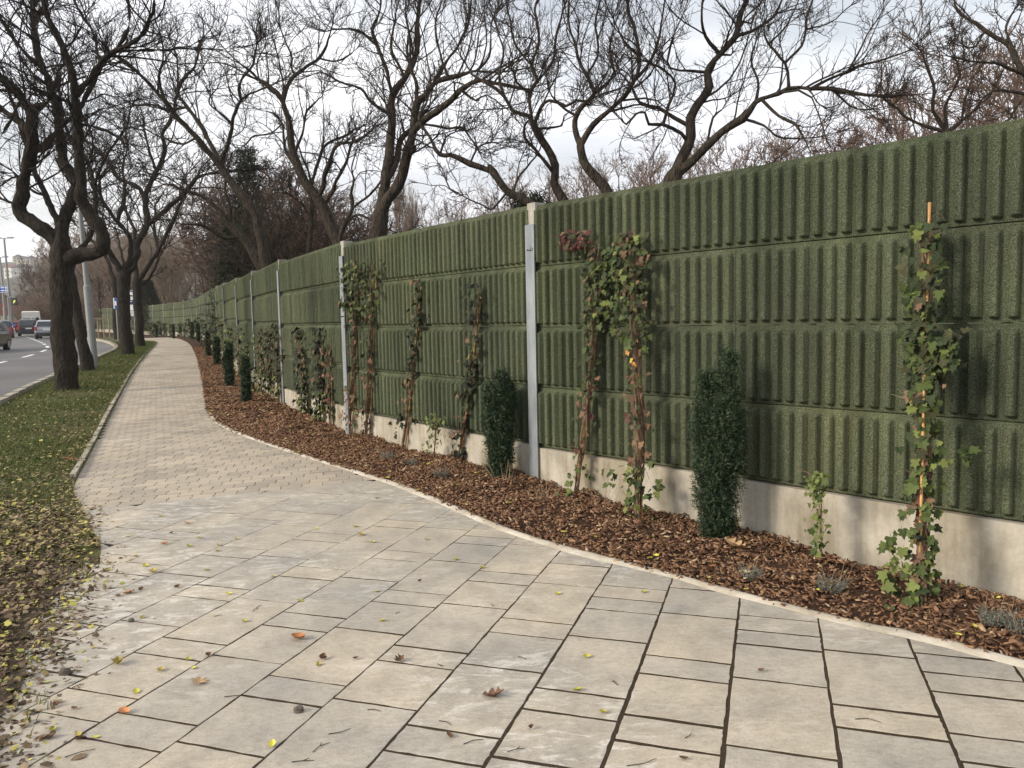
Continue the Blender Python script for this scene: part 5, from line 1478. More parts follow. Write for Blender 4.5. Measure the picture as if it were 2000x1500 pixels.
x_, y_ = vplace(2, 70); vehicle('hatchback_car', 'black car with red tail light driving away at the left edge', 'car', x_, y_, HD, M_BLACKP, H=1.6, W=1.8)
x_, y_ = vplace(20, 98); vehicle('hatchback_car', 'red car left of the blue round arrow sign', 'car', x_, y_, HD+.1, M_REDP, H=1.45)
x_, y_ = vplace(33, 104); vehicle('hatchback_car', 'red car right of the blue round arrow sign', 'car', x_, y_, HD+.1, M_REDP, H=1.45)
x_, y_ = vplace(-44, 37.5); vehicle('hatchback_car', 'dark grey car coming closer, cut off by the left edge', 'car', x_, y_, HD+math.pi*0.93, paint('paint_graphite', (0.022, 0.024, 0.026)), H=1.46, L=4.3)
# scooter and rider
x_, y_ = vplace(73.5, 68)
sc = empty('motor_scooter', (x_, y_, float(R(y_))+.004), 'grey motor scooter ridden away beside the black hatchback', 'scooter', None, HD)
for yy in (-.62, .62):
    mb = MB(); n = 16; wv = []
    for xx, rr_ in ((-.06, .2), (-.05, .25), (.05, .25), (.06, .2)): wv += [(xx, yy+rr_*math.cos(2*math.pi*i/n), .26+rr_*math.sin(2*math.pi*i/n)) for i in range(n)]
    mb.add(wv, [[j*n+i, j*n+(i+1) % n, (j+1)*n+(i+1) % n, (j+1)*n+i] for j in range(3) for i in range(n)]+[list(range(n)), list(range(3*n, 4*n))]); mb.build('wheel', M_TYRE, sc)
mb = MB(); mb.add([(-.17, -.75, .5), (.17, -.75, .5), (.2, .1, .42), (-.2, .1, .42), (-.15, -.8, .82), (.15, -.8, .82), (.14, 0, .76), (-.14, 0, .76)], [[3, 2, 1, 0], [4, 5, 6, 7], [0, 1, 5, 4], [1, 2, 6, 5], [2, 3, 7, 6], [3, 0, 4, 7]])
mb.box((0, .2, .30), (.36, .6, .08)); mb.add([(-.2, .42, .3), (.2, .42, .3), (.2, .5, .3), (-.2, .5, .3), (-.16, .42, .98), (.16, .42, .98), (.16, .55, .98), (-.16, .55, .98)], [[3, 2, 1, 0], [4, 5, 6, 7], [0, 1, 5, 4], [1, 2, 6, 5], [2, 3, 7, 6], [3, 0, 4, 7]])
o = mb.build('body', M_SILVERP, sc); o.modifiers.new('bevel', 'BEVEL').width = .03
mb = MB(); mb.tube([(-.32, .42, 1.05), (0, .5, 1.0), (.32, .42, 1.05)], .018, 8); mb.build('handlebar', M_PLASTIC, sc)
mb = MB(); mb.box((0, -.80, .70), (.22, .05, .09)); mb.build('tail_light', M_TAIL, sc)
mb = MB(); mb.box((0, -.84, .55), (.2, .02, .15)); mb.build('number_plate', M_PLATE, sc)
mb = MB(); mb.box((0, -.35, .82), (.3, .72, .1)); o = mb.build('seat', M_PLASTIC, sc); o.modifiers.new('bevel', 'BEVEL').width = .04
def person_skin(name, nodes, edges, mat, parent):
    me = bpy.data.meshes.new(name); me.from_pydata([n_[0] for n_ in nodes], edges, []); me.update()
    o = link(name, me, mat, parent)
    sk = o.modifiers.new('skin', 'SKIN'); 
    for v, n_ in zip(me.skin_vertices[0].data, nodes): v.radius = (n_[1], n_[1])
    me.skin_vertices[0].data[0].use_root = True
    o.modifiers.new('sub', 'SUBSURF').levels = 1
    return o
rd = empty('person', (x_, y_, float(R(y_))+.004), 'rider in black jacket and helmet sitting on the scooter, seen from behind', 'person', None, HD)
nodes = [((0, -.3, .92), .16), ((0, -.30, 1.15), .17), ((0, -.26, 1.36), .18), ((0, -.22, 1.50), .08), ((0, -.20, 1.62), .10),
         ((-.2, -.24, 1.40), .085), ((-.30, -.05, 1.20), .06), ((-.28, .30, 1.10), .045), ((.2, -.24, 1.40), .085), ((.30, -.05, 1.20), .06), ((.28, .30, 1.10), .045),
         ((-.12, -.2, .90), .11), ((-.17, .18, .82), .085), ((-.15, .20, .42), .06), ((-.15, .32, .37), .05), ((.12, -.2, .90), .11), ((.17, .18, .82), .085), ((.15, .20, .42), .06), ((.15, .32, .37), .05)]
person_skin('body', nodes, [(0, 1), (1, 2), (2, 3), (3, 4), (2, 5), (5, 6), (6, 7), (2, 8), (8, 9), (9, 10), (0, 11), (11, 12), (12, 13), (13, 14), (0, 15), (15, 16), (16, 17), (17, 18)], plain('black_jacket', (0.022, 0.022, 0.025), 0.7), rd)
mb = MB(); mb.lathe([(.06, -.13), (.12, -.10), (.145, 0), (.13, .08), (.08, .135), (.02, .15)], (0, -.19, 1.66), 14); mb.build('helmet', M_BLACKP, rd, smooth=True)

# ------------------------------------------------------------------ street furniture
M_GALV = plain('lamp_post_grey', (0.25, 0.26, 0.255), 0.6, 0.4, 0.2, var=0.08)
M_BLUE = plain('sign_blue', (0.02, 0.09, 0.36), 0.5)
M_DBLUE = plain('sign_dark_blue', (0.018, 0.022, 0.17), 0.5)
M_SIGNW = plain('sign_white', (0.70, 0.71, 0.72), 0.5, var=0.04)
M_POSTG = plain('post_green_grey', (0.16, 0.175, 0.155), 0.7)
M_WOOD = plain('guard_wood', (0.27, 0.21, 0.14), 0.85, var=0.25)
def pole(name, label, cat, base, top, r, steps=None):
    e = empty(name, base, label, cat)
    v = np.array(top)-np.array(base)
    mb = MB()
    mb.tube([(0, 0, -.15), (0, 0, 0)]+[tuple(v*f_) for f_ in (.33, .335, 1.0)], [r*1.35, r*1.35, r*1.3, r*0.95, r*0.62], 12)
    mb.build('shaft', M_GALV, e, smooth=False); return e, v
bq = gnd(185, 722); tp = at(139, 225, bq[1]+0.3)
e, v = pole('street_lamp', 'grey steel lamp post rising behind the leaning trunk on the left', 'street lamp', bq, tp, .085)
mb = MB(); mb.tube([tuple(v), tuple(v+np.array([-.4, 0, .25])), tuple(v+np.array([-1.2, 0, .35]))], [.05, .045, .04], 8); mb.build('arm', M_GALV, e)
mb = MB(); q = v+np.array([-1.5, 0, .36]); mb.box(tuple(q), (.7, .24, .12)); o = mb.build('lamp_head', M_GALV, e); o.modifiers.new('bevel', 'BEVEL').width = .04
mb = MB(); mb.lathe([(.14, 0), (.14, .04), (.07, .05)], (0, 0, .0), 12); mb.build('base_plate', M_GALV, e)
for bx, by, tx, ty, Y, lab in ((24, 640, 8, 466, 92, 'taller far lamp post with a double arm, beside the electronic sign'), (12, 646, 0, 503, 108, 'shorter far lamp post at the left edge behind the blue sign')):
    b = at(bx, 640, Y); b[2] = R(Y); t = at(tx, ty, Y)
    e, v = pole('street_lamp', lab, 'street lamp', b, t, .15)
    for sx in (-1, 1):
        mb = MB(); mb.tube([tuple(v), tuple(v+np.array([sx*.5, 0, .08]))], .05, 8); mb.build('arm', M_GALV, e)
        mb = MB(); mb.box(tuple(v+np.array([sx*.75, 0, .08])), (.6, .3, .14)); mb.build('lamp_head', M_GALV, e)
def board(name, label, x0, y0, x1, y1, Y, mat, border=None, post=True, marks=(), th=.06, postx=None, pr=.05, rz=0.0, cat='sign', post_mat=None):
    a, b = at(x0, y0, Y), at(x1, y1, Y); cx = (a[0]+b[0])/2; w, h = b[0]-a[0], a[2]-b[2]; cz = (a[2]+b[2])/2; gz = float(R(Y))
    e = empty(name, (cx, Y, gz), label, cat, None, rz)
    mb = MB(); mb.box((0, 0, cz-gz), (w, th, h)); o = mb.build('panel', border or mat, e)
    if border: mb = MB(); mb.box((0, -th/2-.004, cz-gz), (w*.94, .008, h*.90)); mb.build('face', mat, e)
    for (u0, v0, u1, v1, m_, nm) in marks:
        mb = MB(); mb.box(((u0+u1)/2*w-w/2, -th/2-.014, cz-gz+h/2-(v0+v1)/2*h), ((u1-u0)*w, .01, (v1-v0)*h)); mb.build(nm, m_, e)
    if post:
        px_ = 0 if postx is None else postx
        mb = MB(); mb.tube([(px_, th/2+pr, -.1), (px_, th/2+pr, cz-gz+h/2+.02)], pr, 10); mb.build('post', post_mat or M_GALV, e)
    return e, w, h, cz-gz
M_YELLOW = bpy.data.materials.new('lit_arrow'); M_YELLOW.use_nodes = True
b_ = M_YELLOW.node_tree.nodes['Principled BSDF']; b_.inputs['Base Color'].default_value = (0.5, 0.5, 0.05, 1); b_.inputs['Emission Color'].default_value = (0.75, 0.8, 0.15, 1); b_.inputs['Emission Strength'].default_value = 0.7
board('direction_sign', 'wide blue direction sign on posts at the left edge', -16, 559, 16, 571, 91, M_BLUE, M_SIGNW, True, [(.56, .18, .78, .34, M_SIGNW, 'text_line'), (.56, .62, .78, .78, M_SIGNW, 'text_line'), (.84, .15, .94, .42, M_SIGNW, 'symbol'), (.84, .58, .94, .85, M_SIGNW, 'symbol')], postx=-.3)
e, w, h, cz = board('electronic_sign', 'black electronic sign showing a yellow green arrow, on an arm beside the lamp post', 23, 582.5, 33.5, 596, 89, M_PLASTIC, None, False, th=.2, cat='electronic sign')
mb = MB(); mb.add([(-.10, -.112, cz-.14), (-.04, -.112, cz-.19), (.10, -.112, cz+.02), (.16, -.112, cz-.03), (.15, -.112, cz+.17), (-.06, -.112, cz+.13), (.0, -.112, cz+.09)]+[(-.10, -.09, cz-.14), (-.04, -.09, cz-.19), (.10, -.09, cz+.02), (.16, -.09, cz-.03), (.15, -.09, cz+.17), (-.06, -.09, cz+.13), (.0, -.09, cz+.09)],
    [[0, 1, 2, 3, 4, 5, 6]]+[[i, (i+1) % 7, 7+(i+1) % 7, 7+i] for i in range(7)]); mb.build('arrow', M_YELLOW, e)
mb = MB(); mb.tube([(-.75, .1, cz+.5), (0, .1, cz+.5), (0, .1, cz)], .05, 8); mb.build('arm', M_GALV, e)
mb = MB(); mb.tube([(-.75, .1, -.1), (-.75, .1, cz+.55)], .08, 8); mb.build('post', M_GALV, e)
e, w, h, cz = board('keep_right_sign', 'small blue round sign with white arrow on a pale bollard in the road', 21, 632, 27, 640, 86, M_SIGNW, None, False, th=.05)
for c in list(e.children): bpy.data.objects.remove(c)
mb = MB(); mb.lathe([(.30, 0), (.30, .04)], (0, 0, 0), 20); o = mb.build('disc', M_BLUE, e); o.rotation_euler = (math.pi/2, 0, 0); o.location = (0, -.12, .95)
mb = MB(); mb.add([(-.14, -.17, 1.08), (-.06, -.17, 1.12), (.08, -.17, .88), (.15, -.17, .95), (.14, -.17, .74), (-.03, -.17, .78), (.03, -.17, .83)], [[0, 1, 2, 3, 4, 5, 6]]); mb.build('arrow', M_SIGNW, e)
mb = MB(); mb.box((0, 0, .35), (.34, .2, .9)); mb.box((0, 0, .9), (.12, .12, .3)); mb.build('bollard', M_SIGNW, e)
board('road_sign', 'white road sign plate on a thin post left of the red roofed house', 17, 606, 24, 618, 93, M_SIGNW, None, True)
# bus stop
e, w, h, cz = board('bus_stop_sign', 'dark blue bus stop sign with a white bus pictogram, on a green grey post', 248.5, 567, 261.5, 594, 42, M_DBLUE, None, True, [(.2, .15, .95, .70, M_SIGNW, 'white_field'), (.3, .78, .75, .84, M_SIGNW, 'text_line'), (.05, .03, .95, .07, M_SIGNW, 'edge_line')], postx=.14, pr=.08, post_mat=M_POSTG, cat='bus stop sign')
mb = MB(); yb = -.06
for bx, bz, bw, bh in ((.02, .09, .20, .045), (.05, .065, .15, .03), (-.01, .045, .035, .035), (.10, .045, .035, .035)): mb.box((bx, yb, cz+bz), (bw, .012, bh))
mb.build('bus_pictogram', M_PLASTIC, e)
mb = MB(); mb.box((.02, 0, cz-h/2-.18), (w*.62, .05, .30)); mb.build('timetable', M_SIGNW, e)
mb = MB(); mb.box((.04, 0, cz-h/2-.50), (w*.55, .05, .26)); t_ = mb.build('timetable', M_SIGNW, e)
for i in range(3):
    mb = MB(); mb.box((.04, -.03, cz-h/2-.43-.07*i), (w*.42, .008, .016)); mb.build('text_line', M_PLASTIC, t_)
mb = MB(); mb.box((.26, .18, .45), (.30, .10, 1.1)); 
board('information_sign', 'narrow blue and white sign beside the distant street tree', 221.5, 582, 229.5, 603, 47, M_BLUE, None, True, [(.0, .0, .32, 1.0, M_SIGNW, 'white_strip'), (.42, .3, .9, .7, M_SIGNW, 'text_line')], pr=.04)
# wooden guard round a young tree
gp = at(197, 640, 60); gz = float(R(60))
tg = empty('tree_guard', (gp[0], gp[1], gz), 'wooden post and rail guard round a young tree by the lamp post', 'tree guard', None, .3)
for sx in (-.62, -.2, .22, .62):
    mb = MB(); mb.tube([(sx, random.uniform(-.25, .25), -.1), (sx, random.uniform(-.2, .2), 1.55)], .045, 8); mb.build('post', M_WOOD, tg)
for yy in (-.3, .3):
    mb = MB(); mb.box((0, yy, 1.5), (1.45, .04, .10)); mb.build('rail', M_WOOD, tg)
yt = empty('young_tree', (gp[0]+.05, gp[1], gz), 'thin young tree standing inside the wooden guard', 'tree')
T = catmull([np.array([0, 0, 0.]), np.array([.03, 0, 1.2]), np.array([0, .03, 2.6]), np.array([.02, 0, 3.6])], .2); r_ = np.linspace(.035, .01, len(T))
V, F = tube_np(T, r_, 7); link('trunk', np_mesh('trunk', V, F, True), M_BARK, yt)
V, F = crown([T], [r_], dens=1.5, size=.9, up=.4, twig=.008, spacing=.12, tstart=.5, seed=77, l3=1, l2=4); link('crown', np_mesh('crown', V, F), M_TWIG, yt, kind='stuff')

# ------------------------------------------------------------------ climbers, yews and small plants in the bed
def ivy_leaf_mesh(name, seed):
    rg = random.Random(seed)
    half = [(.10, -.08), (.34, -.13), (.52, .10), (.34, .26), (.46, .58), (.20, .58)]
    f_ = rg.uniform(.05, .22); d_ = rg.uniform(-.25, .05)
    V = [(0, 0, 0), (0, .48, f_*.1), (0, 1.0, d_)]
    def z(x, y): return abs(x)*f_+d_*y*y+rg.uniform(-.03, .03)
    for s_ in (1, -1):
        V += [(s_*x*rg.uniform(.9, 1.1), y*rg.uniform(.93, 1.07), z(x, y)) for x, y in half]
    F = [[0, 3, 4, 5, 6, 1], [1, 6, 7, 8, 2], [0, 1, 12, 11, 10, 9], [1, 2, 14, 13, 12]]
    V.append((.0, -.45, .06)); V.append((.025, -.02, 0)); V.append((-.025, -.02, 0)); F.append([15, 16, 17])
    return np.array(V), F
IVYV = [ivy_leaf_mesh('leaf', s_) for s_ in range(6)]
IVYM = {}
def ivy_mesh(v, m):
    if (v, m) not in IVYM:
        me = np_mesh('leaf', *IVYV[v]); me.materials.append(M_IVY[m]); IVYM[(v, m)] = me
    return IVYM[(v, m)]
D_, G_, L_, Y_, RD_, B_, O_, OR_, N_ = range(9)
PAL = {'night': [N_]*5+[O_]*2+[D_]*2+[B_], 'dark': [D_]*6+[G_]*3+[O_]*2+[L_], 'green': [D_]*3+[G_]*5+[L_]*3, 'olive': [O_]*5+[D_]*3+[G_]*2+[B_], 'light': [L_]*5+[G_]*5, 'red': [RD_]*7+[B_]*2+[O_], 'brown': [B_]*4+[O_]*3+[RD_]*2+[D_], 'mix': [O_]*4+[D_]*5+[G_]*4+[L_]*1+[B_]*1, 'warm': [B_]*4+[OR_]*1+[O_]*4+[RD_]*1+[G_]*2}
def leaf_matrix(p, ny, size, rg, droop=.5):
    """leaf lying against the wall : its face looks to the street (ny), tip hanging"""
    yaw = rg.gauss(0, .7); nrm = Vector((ny[0]+rg.gauss(0, .45), ny[1]+rg.gauss(0, .45), .45+rg.gauss(0, .35))).normalized()
    tip = Vector((math.sin(yaw), math.sin(yaw)*.3, -math.cos(yaw)*droop-.25)); tip = (tip-nrm*tip.dot(nrm)).normalized()
    x = tip.cross(nrm)
    m = Matrix((x, tip, nrm)).transposed().to_4x4()
    return Matrix.Translation(p) @ m @ Matrix.Scale(size, 4)
def climber(label, path_px, leaves, stake=None, nstem=9, spread=.03, single=True, seed=1, size=.05, bamboo=True, name='climbing_ivy', clear=.10, group=None, extra=(), dens=2.3):
    rg = random.Random(seed)
    x0, y0 = path_px[0]; b = gnd(x0, y0); 
    wy = wall_Y(path_px[-1][0]); t = wy[1]/np.linalg.norm(wy[1]); ny = np.array([-t[1], t[0]])
    if np.dot(ny, -b[:2]) < 0: ny = -ny
    w0 = wall_Y(x0)[0]
    Yb = min(b[1], w0-0.12) 
    Yb = max(Yb, w0-0.75)
    base = at(x0, y0, Yb); 
    ys = np.array([p[1] for p in path_px], float)
    def pt(px, py):
        f_ = np.clip((y0-py)/(y0-ys[-1]+1e-6), 0, 1.0)
        Yw = wall_Y(px)[0]-clear/abs(ny[1])
        return at(px, py, Yb*(1-f_**.7)+Yw*f_**.7)
    P = np.array([pt(*p) for p in path_px]); P[0][2] = min(P[0][2], bed_z(P[0][:2])-0.02)
    e = empty(name, P[0], label, 'climbing plant', group)
    C = catmull(P, .06)
    if stake:
        S = np.array([pt(*stake[0]), pt(*stake[1])]); S[0][2] = min(S[0][2], bed_z(S[0][:2])-.05)
        ss = np.linspace(0, 1, 26)[:, None]; SP = S[0]*(1-ss)+S[1]*ss+ny_off(ny, -.035)
        rr_ = np.where(np.arange(26) % 5 == 0, .0105, .0085)
        mb = MB(); mb.tube(SP, rr_, 8); mb.build('stake', M_BAMBOO, e, local=False, smooth=True)
        mb = MB()
        for f_ in (.18, .5, .78):
            q = S[0]*(1-f_)+S[1]*f_; mb.tube([q+np.array([0, 0, -.006]), q+np.array([0, 0, .006])], .022, 8)
        mb.build('tie', M_TIE, e, local=False)
    mb = MB()
    for i in range(nstem):
        k1 = len(C) if i < nstem*.6 else int(len(C)*rg.uniform(.5, .95))
        ph = rg.uniform(0, 6); f_ = rg.uniform(4, 9); sp = spread*rg.uniform(.4, 1.2)
        u = np.arange(0, k1); lat = np.stack([np.sin(u*.06*f_+ph), np.cos(u*.05*f_+ph)*.8, np.sin(u*.1+ph)*.2], -1)*sp*np.clip(u/6., .6, 1)[:, None]+ny_off(ny, .012)
        Q = C[:k1]+lat
        mb.tube(Q[::2] if len(Q) > 6 else Q, np.linspace(.0058, .0026, len(Q[::2] if len(Q) > 6 else Q)), 5, cap=False)
    for i in range(max(4, nstem//2)):
        k0 = rg.randrange(len(C)); d = np.array([*(-np.array([ny[1], -ny[0]])*rg.uniform(-1, 1)), rg.uniform(.2, 1)])+np.array([*(ny*rg.uniform(0, .4)), 0])
        L_ = rg.uniform(.08, .26); q1 = C[k0]+d*L_*.5+np.array([0, 0, .02]); mb.tube(catmull([C[k0], q1, q1+d*L_*.4-np.array([0, 0, rg.uniform(.02, .1)])], .03), .0016, 4, cap=False)
    mb.build('stem', M_STEM, e, local=False)
    lv, lf = [], []; lmat = []; off = 0
    for (ya, yb, n, hw, pal, *cx) in leaves:
        for i in range(int(n*dens)):
            py = rg.uniform(ya, yb); cxp = np.interp(-py, -ys[::1] if ys[0] > ys[-1] else ys, [p[0] for p in path_px]) if not cx else cx[0]
            px = cxp+max(-1.25, min(1.25, rg.gauss(0, .46)))*hw
            p = pt(px, py)+np.array([*(ny*rg.uniform(-.02, .11)), 0]); m_i = rg.choice(PAL[pal]); sz = size*rg.choice((.45, .6, .75, .85, 1, 1.2))
            M_ = leaf_matrix(Vector(p), ny, sz, rg)
            if single:
                o = bpy.data.objects.new('leaf', ivy_mesh(rg.randrange(6), m_i)); COL.objects.link(o); o.parent = e
                o.matrix_parent_inverse = parent_inv(e); o.matrix_basis = M_
            else:
                v, f = IVYV[rg.randrange(6)]
                vv = np.array(M_.to_3x3()) @ v.T; vv = vv.T+np.array(M_.translation)
                lv.append(vv); lf += [[q+off for q in ff] for ff in f]; off += len(v); lmat += [m_i]*len(f)
    for (px, py, m_i, sz) in extra:
        p = pt(px, py)+np.array([*(ny*.06), 0]); o = bpy.data.objects.new('leaf', ivy_mesh(rg.randrange(6), m_i)); COL.objects.link(o); o.parent = e
        o.matrix_parent_inverse = parent_inv(e); o.matrix_basis = leaf_matrix(Vector(p), ny, sz, rg)
    if not single:
        me = np_mesh('foliage', np.vstack(lv), lf); 
        for m in M_IVY: me.materials.append(m)
        me.polygons.foreach_set('material_index', np.array(lmat, dtype=np.int32))
        link('foliage', me, None, e, local=False, kind='stuff')
    return e
def ny_off(ny, d): return np.array([ny[0]*d, ny[1]*d, 0])
climber('tallest leafy ivy, at the right, its bamboo stake sticking out on top', [(1800, 1178), (1803, 1060), (1808, 900), (1812, 740), (1812, 600), (1810, 440)],
    [(435, 600, 42, 45, 'dark'), (600, 735, 56, 48, 'dark'), (640, 720, 16, 22, 'dark', 1862), (735, 850, 26, 38, 'mix'), (840, 960, 22, 48, 'green'), (870, 900, 5, 14, 'dark', 1895), (975, 1180, 40, 42, 'green'), (1040, 1150, 10, 18, 'light', 1745), (590, 860, 46, 17, 'mix'), (860, 1170, 30, 15, 'brown')],
    stake=((1788, 1182), (1811, 395)), nstem=24, spread=.042, seed=1, size=.060, extra=((1800, 975, B_, .075), (1822, 972, B_, .07), (1790, 985, B_, .06)))
climber('ivy with a broad green head and bare brown stems, right of the red topped ivy', [(1246, 1018), (1252, 900), (1252, 800), (1246, 700), (1240, 600), (1236, 470)],
    [(455, 560, 62, 42, 'mix'), (540, 665, 56, 38, 'mix'), (455, 480, 10, 30, 'warm', 1225), (480, 600, 22, 30, 'green', 1205), (665, 760, 22, 26, 'warm'), (760, 930, 26, 24, 'brown'), (900, 1015, 26, 34, 'green'), (930, 960, 4, 12, 'green', 1292), (915, 945, 4, 12, 'green', 1200)],
    nstem=18, spread=.04, seed=2, size=.056, stake=((1248, 1020), (1240, 640)), extra=((1238, 682, OR_, .07), (1244, 700, Y_, .05)))
climber('ivy with a dark red leafy top, tied to a slanting orange bamboo stake', [(1124, 972), (1143, 850), (1158, 720), (1166, 600), (1168, 480)],
    [(450, 492, 28, 36, 'red', 1140), (458, 480, 10, 20, 'red', 1108), (480, 650, 78, 28, 'olive'), (480, 640, 24, 22, 'mix', 1180), (640, 780, 26, 20, 'olive'), (780, 880, 12, 18, 'brown'), (880, 975, 16, 18, 'light')],
    stake=((1121, 976), (1163, 620)), nstem=9, spread=.03, seed=3, size=.052)
climber('thin dark climber with one yellow leaf on a slanting cane beside the smaller yew', [(893, 905), (905, 850), (922, 760), (930, 690), (935, 560)],
    [(552, 640, 26, 14, 'night'), (640, 700, 16, 16, 'olive'), (700, 790, 40, 20, 'night'), (790, 850, 16, 14, 'brown'), (840, 905, 14, 28, 'night')],
    stake=((893, 908), (934, 580)), nstem=5, spread=.022, seed=4, size=.062, dens=2.0, extra=((925, 697, Y_, .09),))
climber('thin sparse climber on a cane in the middle of the second barrier bay', [(786, 866), (798, 800), (810, 720), (820, 640), (818, 545)],
    [(540, 560, 6, 12, 'brown'), (560, 640, 26, 11, 'night'), (610, 735, 46, 18, 'night'), (735, 800, 14, 12, 'brown'), (800, 850, 16, 28, 'night')],
    stake=((785, 868), (818, 560)), nstem=5, spread=.022, seed=5, size=.062, dens=2.0)
climber('ivy on a bright orange cane just right of the second grey post', [(716, 856), (722, 760), (728, 640), (728, 515)],
    [(505, 620, 46, 22, 'mix'), (620, 720, 24, 14, 'olive'), (720, 850, 34, 16, 'warm')], stake=((717, 860), (731, 510)), nstem=9, spread=.03, seed=6, size=.062)
climber('ivy with a bushy top hanging over the second grey post', [(684, 840), (688, 760), (695, 650), (703, 520)],
    [(508, 620, 70, 24, 'mix', 698), (520, 600, 34, 16, 'mix', 682), (620, 760, 18, 10, 'brown'), (760, 840, 16, 14, 'warm')], stake=((682, 842), (692, 640)), nstem=10, spread=.03, seed=7, size=.062)
far_spec = [((628, 826), (624, 640), 110, 14, 'night', 'dense dark ivy left of the second grey post'), ((646, 822), (640, 670), 34, 8, 'brown', 'reddish brown withered climber next to the dense dark ivy'),
            ((598, 816), (585, 640), 100, 12, 'night', 'dark ivy column in the middle of the third barrier bay'), ((546, 788), (541, 632), 110, 12, 'night', 'dark ivy right beside the third grey post'),
            ((525, 782), (523, 640), 100, 11, 'night', 'dark ivy second from the third grey post'), ((508, 776), (503, 640), 80, 10, 'dark', 'dark ivy third from the third grey post'),
            ((470, 762), (463, 628), 90, 10, 'mix', 'ivy on a leaning cane behind the pair of dark yews'), ((488, 768), (480, 650), 60, 9, 'dark', 'ivy close behind the right one of the pair of yews')]
for i, (b_, t_, n_, hw, pal, lab) in enumerate(far_spec):
    mid = ((b_[0]+t_[0])/2, (b_[1]+t_[1])/2)
    climber(lab, [b_, mid, t_], [(t_[1], b_[1]-20, n_, hw, pal), (b_[1]-60, b_[1]-4, 16, hw*1.1, 'light')], stake=(b_, (t_[0], t_[1]+8)), nstem=5, seed=20+i, size=.075, single=False)
rr = random.Random(4)
for i, (bx, by, tx, ty) in enumerate(((452, 748, 448, 630), (436, 738, 434, 625), (428, 728, 424, 618), (414, 712, 413, 610), (405, 700, 404, 598), (398, 692, 396, 612), (391, 684, 390, 618), (384, 678, 383, 622), (372, 668, 371, 622), (363, 664, 362, 628), (352, 662, 351, 630), (336, 661, 335, 634), (322, 660, 321, 630), (312, 659, 311, 626), (300, 658, 300, 628), (295, 657, 294, 632))):
    climber('dark ivy clump at the foot of the distant barrier, %s from the right' % ORD[i], [(bx, by), ((bx+tx)/2, (by+ty)/2), (tx, ty)], [(ty, by-4, 70, 6 if by > 690 else 4, 'mix')], nstem=3, seed=60+i, size=.11 if by > 690 else .15, single=False, group='distant ivy clumps along the barrier')

def yew(label, bx, by, tops, width_px, n, seed, nl=.016, group=None, near=False):
    """tops : leaders as (px, py); a dense upright yew"""
    rg = np.random.default_rng(seed); wy = wall_Y(bx)[0]; b = gnd(bx, by)
    Yb = min(max(b[1], wy-.45), wy-.22) if near else min(b[1], wy-.22); base = at(bx, by, Yb); base[2] = bed_z(base[:2])-.02
    e = empty('yew', base, label, 'yew', group)
    sc_ = Yb/1540; hw = max(width_px*sc_/2-.045, width_px*sc_*.28)
    Vs, Fs, off = [], [], 0; mb = MB()
    leaders = [(np.array([(tx-bx)*sc_, rg.uniform(-.05, .05), at(tx, ty, Yb)[2]-base[2]])) for tx, ty in tops]
    Hm = max(l[2] for l in leaders)
    for li, l in enumerate(leaders):
        x0 = l[0]*.35; P = np.array([[0, 0, 0], [x0*.7, l[1]*.5, l[2]*.35], [l[0]*.8, l[1], l[2]*.7], [l[0], l[1], l[2]*.97]])
        mb.tube(catmull(P, .08), np.linspace(.012, .003, len(catmull(P, .08))), 6)
        m = int(n*l[2]/sum(q[2] for q in leaders)); t = rg.random(m)**.85; C0 = np.stack([np.interp(t, [0, .35, .7, 1], P[:, k]) for k in range(3)], -1)
        prof_ = np.interp(t, [0, .06, .25, .6, .85, 1], [.82, .95, 1.0, .85, .5, .08])*hw*(.66 if len(leaders) > 1 else 1.0)
        a = rg.uniform(0, 2*np.pi, m); r = prof_*np.sqrt(rg.random(m))*(1+.9*(vnoise(np.stack([a*1.6, t*11, t*0+seed], -1))-.45))
        C = C0+np.stack([np.cos(a)*r, np.sin(a)*r*.85, rg.normal(0, .01, m)], -1); C[:, 2] = np.maximum(C[:, 2], .015)
        D = np.stack([np.cos(a)*.6, np.sin(a)*.6, np.full(m, .75)], -1)+rg.normal(0, .25, (m, 3))
        V, F = sprays(C, D, rg.uniform(.035, .085, m)*min(1.25, nl/.016), 9, nl, nl*.13, .95, rg); Vs.append(V); Fs.append(F+off); off += len(V)
    mb.build('stem', M_STEM, e)
    link('foliage', np_mesh('foliage', np.vstack(Vs), np.vstack(Fs)), M_YEW, e, kind='stuff')
yew('nearest dark yew with two uneven tips, before the large first barrier bay', 1400, 1062, [(1426, 684), (1382, 728), (1408, 770), (1372, 800), (1432, 800)], 104, 5600, 1, .022, near=True)
yew('dark upright yew in the second barrier bay, left of the capped post', 977, 948, [(986, 724), (960, 752), (1002, 752), (975, 765)], 68, 3400, 2, .027, near=True)
yew('right yew of a close pair of narrow dark yews beside the path', 482, 790, [(484, 698)], 17, 1300, 3, .036)
yew('left and larger yew of a close pair of dark yews beside the path', 449, 758, [(450, 672), (445, 690)], 19, 1400, 4, .042)
for i, (x, y, t, w) in enumerate(((424, 716, 660, 12), (408, 698, 648, 8), (388, 668, 632, 7), (376, 664, 630, 7), (339, 661, 634, 5), (306, 659, 636, 5))):
    yew('small narrow dark yew at the foot of the distant barrier, %s from the right' % ORD[i], x, y, [(x+.5, t)], w, 380, 10+i, .06, 'distant narrow yews along the barrier')

